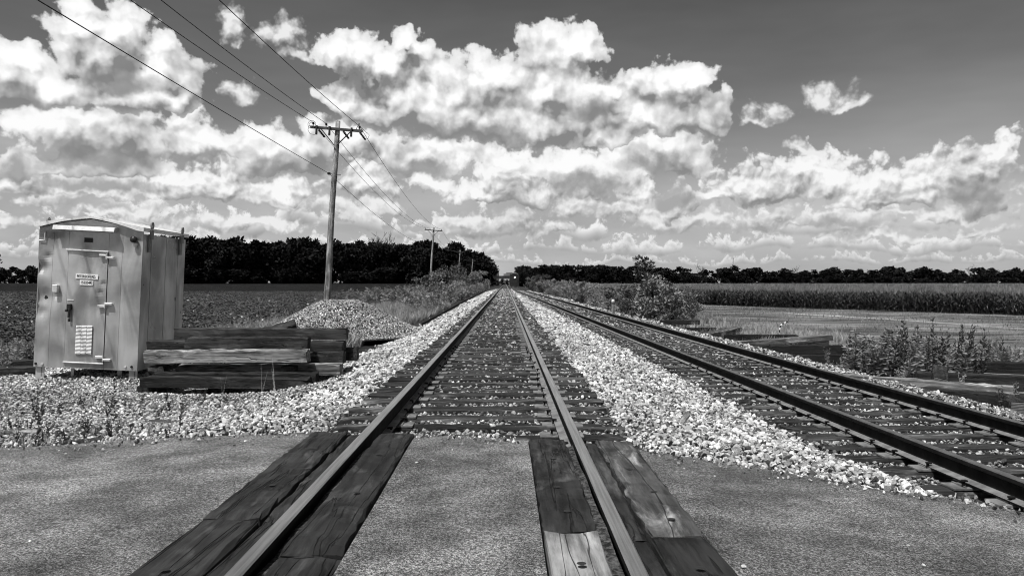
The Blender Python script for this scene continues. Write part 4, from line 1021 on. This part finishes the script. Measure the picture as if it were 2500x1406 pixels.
# ================================================================ vegetation
def leaf_quads(C,Nrm,L,Wd,roll):
    """rhombic leaves: centres, direction, length, width -> verts, faces"""
    n=len(C); d=Nrm/np.linalg.norm(Nrm,axis=1,keepdims=True)
    up=np.where(np.abs(d[:,2:3])<.9,np.array([[0,0,1.]]),np.array([[1.,0,0]])); a=np.cross(d,up); a/=np.linalg.norm(a,axis=1,keepdims=True); b=np.cross(a,d)
    s=a*np.cos(roll)[:,None]+b*np.sin(roll)[:,None]
    L=np.asarray(L)[:,None]; Wd=np.asarray(Wd)[:,None]
    nrm=np.cross(d,s)
    v=np.stack([C,C+d*L*.45+s*Wd+nrm*Wd*.3,C+d*L-nrm*L*.12,C+d*L*.45-s*Wd+nrm*Wd*.3],1).reshape(-1,3)
    return v,np.arange(4*n).reshape(n,4)
def tree_meshes(seed,H,Wd,nclump,leaf,nleaf,trunk_r,mat,low=0.15,spiky=0.0,tmat='bark'):
    """trunk with limbs, and a crown of many leaves gathered in uneven clumps"""
    r=np.random.default_rng(seed); mb=MB()
    mb.tube([(0,0,-.3),(.03*H*.2,0,H*.25),(0,.02*H,H*.55),(0,0,H*.85)],[trunk_r*1.2,trunk_r,trunk_r*.7,trunk_r*.2],8)
    cl=[]
    for i in range(nclump):
        t=r.random(); z=H*(low+(1-low)*t**.8); prof=math.sin(math.pi*min(1,(.12+.88*(1-t)))**.9)**.6 if t<.97 else .3
        rad=Wd/2*prof*math.sqrt(r.random())*1.05; th=r.uniform(0,6.283)
        c=np.array([rad*math.cos(th),rad*math.sin(th),z]); cl.append((c,r.uniform(.10,.22)*Wd*(1-.35*t)))
    for c,s in cl[::max(1,nclump//9)]:
        z0=max(.1*H,c[2]*.55); mb.tube([(0,0,z0),(c[0]*.5,c[1]*.5,z0*.5+c[2]*.5),tuple(c)],[trunk_r*.4,trunk_r*.25,trunk_r*.08],5)
    C=[];Dn=[]
    for c,s in cl:
        q=r.normal(size=(nleaf,3)); q/=np.linalg.norm(q,axis=1,keepdims=True); rr=s*r.random((nleaf,1))**.45
        C.append(c+q*rr*np.array([1,1,.75])); Dn.append(q+r.normal(scale=.6,size=(nleaf,3))+np.array([0,0,.25+spiky]))
    C=np.concatenate(C); Dn=np.concatenate(Dn); n=len(C)
    v,f=leaf_quads(C,Dn,leaf*r.uniform(.6,1.3,n),leaf*r.uniform(.25,.42,n),r.uniform(0,6.28,n))
    return mb.mesh('trunk',MT[tmat]),np_mesh('crown',v,f,MT[mat])
def place_tree(name,meshes,loc,s,rz,label,cat='tree',group=None,parts=('trunk','crown'),sz=1.0):
    o=empty(name,loc,rot=(0,0,rz),label=label,cat=cat,group=group); o.scale=(s,s,s*sz)
    for nm,me in zip(parts,meshes): link(nm,me,o)
    return o
far_protos=[tree_meshes(10+i,10.0,[7,8.5,6.5,9,7.5,6][i],[38,46,34,50,40,30][i],.85,46,.22,'far_leaf',low=[.02,.0,.04,.0,.02,.05][i]) for i in range(6)]
def bare_mesh(seed,H=10):
    r=random.Random(seed); mb=MB()
    def br(p,d,L,rad,lev):
        q=p+d*L; mb.tube([p,p.lerp(q,.5)+Vector((r.uniform(-1,1),r.uniform(-1,1),0))*L*.05,q],[rad,rad*.8,rad*.55],4,cap=False)
        if lev>0:
            for _ in range(3 if lev>1 else 4):
                nd=(d+Vector((r.uniform(-.8,.8),r.uniform(-.8,.8),r.uniform(-.05,.5)))).normalized(); br(q,nd,L*r.uniform(.55,.8),rad*.6,lev-1)
    br(Vector((0,0,0)),Vector((0,0,1)),H*.4,.2,4); return mb.mesh('branches',MT['bare'])
bare_protos=[bare_mesh(3),bare_mesh(8)]
k=0
def row(x0,y0,x1,y1,n,h0,h1,lab,grp,jx=2.5,jy=4.0,zb=-1.0,nm='tree',wide=1.0):
    global k
    for i in range(n):
        t=(i+random.uniform(.1,.9))/n; x=x0+(x1-x0)*t+random.uniform(-jx,jx); y=y0+(y1-y0)*t+random.uniform(-jy,jy); h=random.uniform(h0,h1)
        place_tree(nm,far_protos[k%6],(x,y,zb),h/10*wide,random.uniform(0,6.28),lab,'tree',grp,sz=1/wide); k+=1+random.randint(0,2)
Lw=('dark leafy tree in the tall wood across the bean field','trees of the tall wood')
row(-122,266,-24,300,30,10.5,15.5,*Lw,zb=.5); row(-122,274,-24,308,25,12.5,16.2,*Lw,jx=3.5,zb=.5); row(-118,284,-24,320,18,13.5,16.5,*Lw,jx=4,zb=.5)
row(-15,306,-13,420,18,11,15.5,*Lw,jx=1.5); row(-20,304,-18,430,14,13,16.8,*Lw,jx=2); row(-13,425,-12,620,14,11,14,*Lw,jx=1.5)
Rw=('dark leafy tree in the low tree line beyond the corn','trees of the low tree line')
row(7.5,292,60,332,16,6.5,9,*Rw,jx=1.5,wide=1.2); row(12,300,70,345,13,7,9.2,*Rw,wide=1.3); row(60,332,380,430,52,5,9.2,*Rw,wide=1.45); row(60,342,390,442,44,5.5,9.2,*Rw,jx=4,wide=1.5)
row(8,330,9,480,10,7,10,*Rw,jx=1)
row(-122,261,-24,297,24,4,6.5,*Lw,zb=.4,wide=1.9); row(58,328,385,424,44,3.2,5,*Rw,wide=2.1); row(8,291,60,328,10,3,4.5,*Rw,wide=1.6)
Fw=('small dark tree in the far row behind the cabinet','trees of the far row behind the cabinet')
row(-420,520,-250,470,26,7.5,10.5,*Fw,zb=.4); row(-430,535,-250,485,18,8,11,*Fw,zb=.4)
a=PX(-75,690,205); place_tree('tree',far_protos[3],(a.x,205,-1),1.28,1.1,'rounded dark tree standing alone in the field beside the cabinet')
Bl='leafless pale-twigged tree standing up out of the dark wood'
for i,(px,py,Y_,hh,lb) in enumerate(((905,582,283,1.95,'leafless twiggy tree rising out of the tall wood'),(935,588,290,1.85,'smaller leafless tree in the tall wood by the other'),(1392,655,345,1.02,'leafless tree in the low tree line near the locomotive'),(1712,652,372,1.0,'round leafless tree in the low tree line near the radio mast'),(1950,657,395,1.0,'slim leafless tree in the low tree line across the corn'),(2390,657,425,1.08,'leafless tree at the outer end of the low tree line'))):
    a=PX(px,690,Y_); o=empty('bare_tree',(a.x,Y_+(10 if i<2 else 4),-1),rot=(0,0,i*1.3),label=lb,cat='tree'); o.scale=(hh,)*3; link('branches',bare_protos[i%2],o)

# ---------------------------------------------------------------- trackside shrubs and the sapling
shrubs=[tree_meshes(40+i,2.0,[2.4,2.0,2.8,1.8][i],[30,26,36,24][i],.14,[60,60,55,60][i],.03,'bush_leaf',low=.05,spiky=.2) for i in range(4)]
shrub_dark=[tree_meshes(60+i,2.0,2.2,30,.15,60,.03,'sap_leaf',low=.05) for i in range(2)]
def shrub(px,py,Y_,s,lab,dark=False,i=0,sz=1.0):
    a=PX(px,py,Y_); z=g0(a.x,Y_); place_tree('shrub',(shrub_dark if dark else shrubs)[i%(2 if dark else 4)],(a.x,Y_,z-.05),s,i*1.7,lab,'shrub',parts=('stems','foliage'),sz=sz)
shrub(1106,680,128,1.9,'tall leafy shrub before the third utility pole',i=0,sz=1.3)
shrub(1068,720,100,1.55,'spreading shrub at the foot of the second utility pole',i=1)
shrub(1035,735,86,1.25,'dark shrub on the field side of the second utility pole',True,0)
shrub(1125,710,115,1.5,'shrub on the track side of the second utility pole',i=2)
shrub(1150,700,150,1.7,'shrub farther along the embankment toward the wood',i=3)
shrub(1170,697,190,2.2,'shrub close to the wood beside the main track',True,1)
shrub(1085,745,68,.95,'low pale shrub on the embankment edge before the second pole',i=0,sz=.9)
shrub(1120,725,84,1.0,'rounded shrub by the spare rail',i=1)
shrub(1020,770,48,.7,'weedy low bush at the embankment foot beside the gravel heap',i=2)
shrub(1000,760,58,.75,'low bush between gravel heap and second pole',i=3)
shrub(1060,765,52,.6,'small bush at the gravel edge past the heap',i=1)
shrub(1340,715,95,1.05,'rounded pale shrub at the far end of the siding hedge',i=0)
shrub(1385,722,82,1.05,'pale feathery shrub in the siding hedge',i=2)
shrub(1418,730,66,.9,'shrub with a dark hollow in the siding hedge',True,0)
shrub(1450,745,54,.82,'grey shrub in the siding hedge before the white-capped post',i=1)
shrub(1485,755,47,.66,'low shrub behind the white-capped post',i=3)
shrub(1525,760,42,.8,'low shrub just before the bushy sapling',i=0)
shrub(1325,700,130,1.5,'dark shrub beside the locomotive',True,1)
shrub(1300,698,170,1.5,'dark bush nearest the locomotive along the siding',True,0)
shrub(1655,765,38,.82,'shrub spreading out behind the sapling toward the corn',i=2)
shrub(1690,755,42,.7,'leafy shrub at the corn side of the sapling',i=1)
shrub(1640,778,34,.6,'low shrub at the foot of the sapling',i=3)
shrub(1550,770,37,.75,'shrub pressed against the sapling on the track side',True,1)
def clump_leaves(seed,clumps,leaf,mat,n0=52):
    r=np.random.default_rng(seed); C=[];Dn=[]
    for (cx,cy,cz,s_) in clumps:
        nl=int(n0*(s_/.3)**1.6)+10; q=r.normal(size=(nl,3)); q/=np.linalg.norm(q,axis=1,keepdims=True)
        C.append(np.array([cx,cy,cz])+q*s_*r.random((nl,1))**.4*np.array([1,1,.8])); Dn.append(q+r.normal(scale=.6,size=(nl,3))+np.array([0,0,.35]))
    C=np.concatenate(C); Dn=np.concatenate(Dn); n=len(C); v,f=leaf_quads(C,Dn,leaf*r.uniform(.6,1.35,n),leaf*r.uniform(.22,.38,n),r.uniform(0,6.28,n)); return np_mesh('crown',v,f,MT[mat])
rs=random.Random(5); cl=[]
for (cx,cz,rad,nn) in((0.05,.45,1.05,24),(.12,1.0,.95,26),(.05,1.5,.78,20),(-.15,2.0,.5,11),(.85,1.4,.3,5),(-.6,.9,.35,5)):
    for _ in range(nn): th=rs.uniform(0,6.28); q=rad*math.sqrt(rs.random()); cl.append((cx+q*math.cos(th),q*math.sin(th),cz+rs.uniform(-.25,.25),rs.uniform(.13,.26)))
top=[(-.42+rs.uniform(-.36,.36),rs.uniform(-.25,.25),2.55+rs.uniform(-.3,.32),rs.uniform(.07,.15)) for _ in range(13)]
mb=MB(); mb.tube([(0,0,-.3),(0,0,.8),(-.15,0,1.7),(-.4,0,2.75)],[.05,.045,.03,.01],7)
for c in cl[::4]+top[::3]: mb.tube([(-.1 if c[2]>1.5 else 0,0,max(.2,c[2]-.5)),c[:3]],[.016,.005],4)
a=PX(1598,788,34.5); o=place_tree('sapling_tree',(mb.mesh('trunk',MT['bark']),clump_leaves(7,cl,.155,'sap_leaf')),(a.x,34.5,g0(a.x,34.5)-.05),1.0,0,'bushy dark sapling tree with a leafy tuft at its top beside the siding')
link('top_tuft',clump_leaves(8,top,.16,'sap_leaf',40),o)

# ---------------------------------------------------------------- small plants as shapes to scatter
def blade_clump(seed,n,h,w,mat,lean=.5,name='tuft'):
    r=np.random.default_rng(seed); mb=MB()
    for i in range(n):
        th=r.uniform(0,6.28); d=np.array([math.cos(th),math.sin(th)]); b=d*r.uniform(0,.06*h+.02); H=h*r.uniform(.5,1.15); le=lean*r.uniform(.2,1)*H; s=np.array([-d[1],d[0]])*w*r.uniform(.6,1.2)
        p=[]
        for t in(0,.5,1):
            c=b+d*le*t*t; ww=s*(1-t*.95); p+=[(c[0]-ww[0],c[1]-ww[1],H*t*(1-.15*t)),(c[0]+ww[0],c[1]+ww[1],H*t*(1-.15*t))]
        mb.add(p,[(0,1,3,2),(2,3,5,4)])
    return mb.mesh(name,mat)
def stem_weed(seed,h,nleaf,L,wd,mats,nst=1,spike=False):
    r=np.random.default_rng(seed); mb=MB(); vs=[];fs=[]
    for s in range(nst):
        th=r.uniform(0,6.28); top=np.array([math.cos(th),math.sin(th),0])*h*r.uniform(.03,.28)*(nst>1)+np.array([r.normal(0,.03)*h,r.normal(0,.03)*h,h*r.uniform(.75,1.1)])
        mb.tube([(0,0,-.02),tuple(top*.5+np.array([0,0,.02])),tuple(top)],[.008,.006,.003],4)
        n=nleaf; t=r.uniform(.12,1,n); C=top[None]*t[:,None]; an=r.uniform(0,6.28,n); Dn=np.stack([np.cos(an),np.sin(an),r.uniform(-.2,.8,n)+(1.2 if spike else 0)*t],1)
        l=L*(1-.55*t)*r.uniform(.6,1.2,n); v,f=leaf_quads(C,Dn,l,l*wd,r.normal(0,.4,n)+1.57); b=len(mb.v); mb.add(v,[tuple(q) for q in f],0)
    return mb.mesh('weed',mats)
tufts=proto_collection('grass_shape',[blade_clump(i,16,.30,.006,MT['grass']) for i in range(4)]+[blade_clump(10+i,18,.32,.006,MT['dry_grass'],.7) for i in range(3)])
weeds=proto_collection('weed_shape',[stem_weed(i,.75,26,.20,.20,MT['weed_leaf'],3) for i in range(4)]+[stem_weed(20+i,1.0,34,.15,.22,MT['weed_dark'],1,True) for i in range(3)]+[stem_weed(30+i,.45,18,.11,.25,MT['weed_leaf'],3) for i in range(3)]+[stem_weed(40+i,.3,14,.06,.3,MT['weed_dark'],3) for i in range(3)])
def soy_mesh(seed):
    r=np.random.default_rng(seed); n=70; C=np.stack([r.normal(0,.17,n),r.normal(0,.17,n),r.uniform(.10,.52,n)],1); an=r.uniform(0,6.28,n)
    v,f=leaf_quads(C,np.stack([np.cos(an),np.sin(an),r.uniform(-.3,.5,n)],1),r.uniform(.06,.105,n),r.uniform(.024,.038,n),r.normal(0,.5,n)+0); return np_mesh('soy',v,f,MT['soy'])
soys=proto_collection('bean_shape',[soy_mesh(i) for i in range(5)])
def corn_mesh(seed):
    r=np.random.default_rng(seed); mb=MB(); H=1.36*r.uniform(.92,1.08)
    mb.tube([(0,0,0),(0,0,H*.6),(.02,0,H)],[.016,.013,.006],5)
    for i in range(11):
        z=H*(.12+.8*i/11); th=i*2.6+r.uniform(-.6,.6); d=np.array([math.cos(th),math.sin(th)]); s=np.array([-d[1],d[0]])*.045; L=.75*r.uniform(.7,1.1)*(1-.35*abs(i/11-.45)); p=[]
        for t,rise,wd in((0,0,.5),(.35,.26,1.0),(.7,.24,.8),(1,.02,.1)):
            c=d*L*t; p+=[(c[0]-s[0]*wd,c[1]-s[1]*wd,z+rise*L),(c[0]+s[0]*wd,c[1]+s[1]*wd,z+rise*L)]
        mb.add(p,[(0,1,3,2),(2,3,5,4),(4,5,7,6)])
    for i in range(5):
        th=r.uniform(0,6.28); mb.tube([(.02,0,H),(.02+.12*math.cos(th),.12*math.sin(th),H+.26)],.009,3,m=1)
    return mb.mesh('corn',[MT['corn'],MT['corn_top']])
corns=proto_collection('corn_shape',[corn_mesh(i) for i in range(5)])
def spread(name,x,y,coll,i0,i1,s0,s1,label,cat,dz=0.0,tilt=.12,wide=None):
    n=len(x); sc=rng.uniform(s0,s1,n); S=np.stack([sc*(wide or 1),sc*(wide or 1),sc],1)
    scatter(name,np.stack([x,y,gz(x,y)+dz],1),np.stack([rng.normal(0,tilt,n),rng.normal(0,tilt,n),rng.uniform(0,6.28,n)],1),S,rng.integers(i0,i1,n),coll,label,cat)
# bean field
X1=[];Y1=[]
for (y0,y1,dx,dy) in((9,24,.40,.36),(24,48,.62,.5),(48,118,1.1,1.0)):
    x=np.arange(-max(30,y1*.75),-9.0,dx); y=np.arange(y0,y1,dy); A,B=np.meshgrid(x,y); A=A.ravel()+rng.normal(0,.06,A.size)*dx*2; B=B.ravel()+rng.uniform(-.4,.4,B.size)*dy
    lim=np.where(B<17,-10.6,np.where(B<60,-10.2+ (B-17)*.01,-9.8)); kk=(A<lim+.5*wob(A,B,.8,1))&(A>CX-.70*B-2.5); X1.append(A[kk]);Y1.append(B[kk])
A=np.concatenate(X1);B=np.concatenate(Y1); n=len(A); sc=np.where(B<24,1.0,np.where(B<48,1.35,2.1))*rng.uniform(.75,1.2,n); S=np.stack([sc,sc,np.minimum(sc,1.25)],1); print('beans',n)
scatter('soybean_field',np.stack([A,B,gz(A,B)-.03],1),np.stack([A*0,A*0,rng.uniform(0,6.28,n)],1),S,rng.integers(0,5,n),soys,'field of low leafy beans behind the cabinet','crop field')
# corn field
X1=[];Y1=[]
for (d0,d1,s) in((0,9,.42),(9,40,.95),(40,260,2.3)):
    x=np.arange(9,260,s); y=np.arange(45,345,s); A,B=np.meshgrid(x,y); A=A.ravel()+rng.uniform(-.4,.4,A.size)*s; B=B.ravel()+rng.uniform(-.4,.4,B.size)*s
    d=np.minimum((B-(48.5+(32.5-A)*1.62))*.52,(A-11.5)); d=np.where(A>32.5,(B-48.5+(A-32.5)*.10)*.8,d)
    kk=(d>=d0)&(d<d1)&(A<CX+.72*B+4)&(B<300+A*.28); X1.append(np.stack([A[kk],B[kk],np.full(kk.sum(),1.0 if d0==0 else (1.02 if d0==9 else 1.05)),np.full(kk.sum(),1.0 if d0==0 else(1.5 if d0==9 else 3.0))],1))
Q=np.concatenate(X1); n=len(Q); print('corn',n)
scatter('corn_field',np.stack([Q[:,0],Q[:,1],gz(Q[:,0],Q[:,1])],1),np.stack([rng.normal(0,.04,n),rng.normal(0,.04,n),rng.uniform(0,6.28,n)],1),np.stack([Q[:,3],Q[:,3],Q[:,2]*rng.uniform(.9,1.08,n)],1),rng.integers(0,5,n),corns,'field of tall dark corn beyond the mown verge','crop field')
# rough grass beside the tracks
x,y=jitter_grid(-11.5,-3.3,16,62,.17); kk=(x<-3.9+.2*wob(x,y,2))&(rng.random(len(x))<np.where(y<36,.95,.6))&~(((x-hc.x)**2+(y-hc.y)**2)<5.6)&(x>-10.6+.5*wob(x,y,.9,3)); x,y=x[kk],y[kk]
spread('rough_grass',x,y,tufts,0,7,1.0,2.0,'rough grass between the bean field and the main track','grass')
x,y=jitter_grid(-16,-3.4,62,230,.75); kk=(x<-4.4)&(x>-13)&(rng.random(len(x))<.8); x,y=x[kk],y[kk]; spread('embankment_weeds',x,y,weeds,0,4,1.0,2.2,'tall weeds covering the embankment along the poles','weeds')
x,y=jitter_grid(6.0,20,13,60,.27); d=x-c2(y); kk=(d>3.0+.3*wob(x,y,2))&(d<7.5+wob(x,y,.5)*1.5)&(rng.random(len(x))<.55)&(y>19); x,y=x[kk],y[kk]; spread('verge_grass',x,y,tufts,1,7,.6,1.3,'rough verge grass between the loose timbers and the mown strip','grass')
x,y=jitter_grid(8,44,19,72,.42); kk=(x-c2(y)>4.5)&(x<CX+.70*y+1)&(y<47+(32.5-x)*1.6)&(wob(x,y,.35,2)+rng.normal(0,.35,len(x))>-.25); x,y=x[kk],y[kk]; spread('verge_tufts',x,y,tufts,0,7,.25,.6,'short uneven grass of the mown verge before the corn','grass')
x,y=jitter_grid(-11.8,-6.2,20,36,.2); kk=(wob(x,y,.9,6)>-.35)&~(((x-hc.x)**2+(y-hc.y)**2)<4.6); x,y=x[kk],y[kk]; spread('pale_grass',x,y,tufts,3,7,.9,1.7,'pale seeding grass between the bean field and the gravel heap','grass')
# pale dry grass by the crossed ties
x,y=jitter_grid(8,14.5,22.5,31,.13); a=PX(1880,800,26.5); kk=(((x-a.x+.3)/2.6)**2+((y-27)/2.4)**2<1+.3*wob(x,y,2)); x,y=x[kk],y[kk]; spread('dry_grass',x,y,tufts,4,7,.8,1.5,'strip of pale dry grass behind the crossed ties','grass')
x,y=jitter_grid(7,30,60,200,.9); d=x-c2(y); kk=(d>3)&(d<9)&(rng.random(len(x))<.75); x,y=x[kk],y[kk]; spread('siding_weeds',x,y,weeds,0,4,1.0,2.2,'weeds growing along the siding behind the hedge','weeds')
# tall weeds among the right-hand timbers
x,y=jitter_grid(6.6,13,11.2,17.5,.15); a=PX(2215,880,15.6); dd=((x-a.x)/1.05)**2+((y-15.5)/1.25)**2; kk=(dd<1.1+.35*wob(x,y,2.4,2))&(x>c2(y)+1.9)&(rng.random(len(x))<.62); x,y=x[kk],y[kk]; spread('weed_patch',x,y,weeds,0,7,.7,1.2,'dense patch of tall leafy weeds behind the ties along the siding','weeds')
x,y=jitter_grid(7.5,16,15,20,.22); kk=(x>CX+.44*y)&(x<CX+.68*y)&(y>17)&(y<19.5)&(rng.random(len(x))<.6); x,y=x[kk],y[kk]; spread('weed_fringe',x,y,weeds,0,5,.4,.75,'fringe of tall weeds on the far side of the hollow behind the ties','weeds')
x,y=jitter_grid(5.9,9,10.5,20,.16); d=x-c2(y); kk=(d>2.6)&(d<3.6)&(rng.random(len(x))<.10); x,y=x[kk],y[kk]; spread('shoulder_weeds',x,y,weeds,7,10,.4,.9,'small pale weeds on the siding shoulder','weeds')
# weeds on the gravel by the road
x,y=jitter_grid(-5.2,-1.9,6.0,10.8,.14); den=np.where((x<-3.0)&(y<7.6),.22,.03)+.25*np.exp(-((x+5.4)**2/.6+(y-10)**2/1.5))
kk=(rng.random(len(x))<den*(1+wob(x,y,1.7,5)))&(y>edge_y(x)+.1); x,y=x[kk],y[kk]; spread('gravel_weeds',x,y,weeds,10,13,.2,.55,'thin low weeds growing through the gravel at the road edge','weeds')
x,y=jitter_grid(-5.2,-2.6,6.0,7.4,.13); kk=(rng.random(len(x))<.30)&(y>edge_y(x)+.08); x,y=x[kk],y[kk]; spread('gravel_grass',x,y,tufts,0,7,.25,.55,'sparse grass at the edge of the asphalt','grass')
x,y=jitter_grid(-14,-8.6,9.5,16,.2); kk=(x<-8.9+.4*wob(x,y,1.5))&(rng.random(len(x))<.75); x,y=x[kk],y[kk]; spread('bank_weeds',x,y,weeds,0,4,.35,.7,'dark weeds on the bank behind the cabinet','weeds')
for i,(px,py,Y_,s,lb) in enumerate(((281,1012,7.9,.55,'tall dark weed stalk on the gravel in front of the cabinet'),(640,958,11.3,.42,'thin dry stalk in front of the lowest stacked tie'),(672,958,11.2,.45,'forked dry stalk in front of the stacked ties, toward the gravel slope'),(545,962,11.1,.3,'small dry weed before the middle of the stacked ties'),(440,1045,6.9,.3,'small dark weed at the road edge below the stacked ties'),(100,1010,7.9,.4,'bushy weed on the gravel below the cabinet corner'))):
    a=PX(px,py,Y_); z=g0(a.x,Y_); me=stem_weed(90+i,1.0,30,.10 if i in(0,4,5) else .05,.3,MT['weed_dark'] if i in(0,4,5) else MT['dry_grass'],2 if i!=0 else 1,True); o=link('weed_plant',me,loc=(a.x,Y_,z)); o.scale=(s,s,s); tag(o,lb,'weed')
# pale wheel ruts in the mown verge
for i,off in enumerate((0,1.7)):
    pth=[PX(1945,764,51),PX(2100,774,46),PX(2300,788,40),PX(2520,803,34.3),PX(2900,830,27)]
    mb=MB(); vs=[]; n=60
    xs_=np.interp(np.linspace(0,4,n),range(5),[p.x for p in pth]); ys_=np.interp(np.linspace(0,4,n),range(5),[p.y for p in pth])+off
    for j in range(n):
        w_=(.42+.5*math.exp(-j/9))*(1+.6*wob(xs_[j]*2,ys_[j]*2,1,i)); z=g0(xs_[j],ys_[j])+.006; vs+=[(xs_[j],ys_[j]-w_,z),(xs_[j],ys_[j]+w_,z)]
    mb.add(vs,[(2*j,2*j+1,2*j+3,2*j+2) for j in range(n-1)]); tag(mb.build('dirt_path',MT['dry_earth']),'pale wheel rut across the mown verge, %s'%('on the track side','on the corn side')[i],'path',kind='structure')

# brush under the far overpass
for i,(x,y,h) in enumerate(((-7,452,4.2),(-4.5,462,3.4),(8,455,4.5),(11,460,5),(-1.5,520,4.6),(1.5,524,4.2),(-9,522,5.4),(5,520,5.0))):
    place_tree('tree',far_protos[i%6],(x,y,-1.2),h/10,i*1.1,'low dark brush under the far overpass','tree','brush under the overpass')
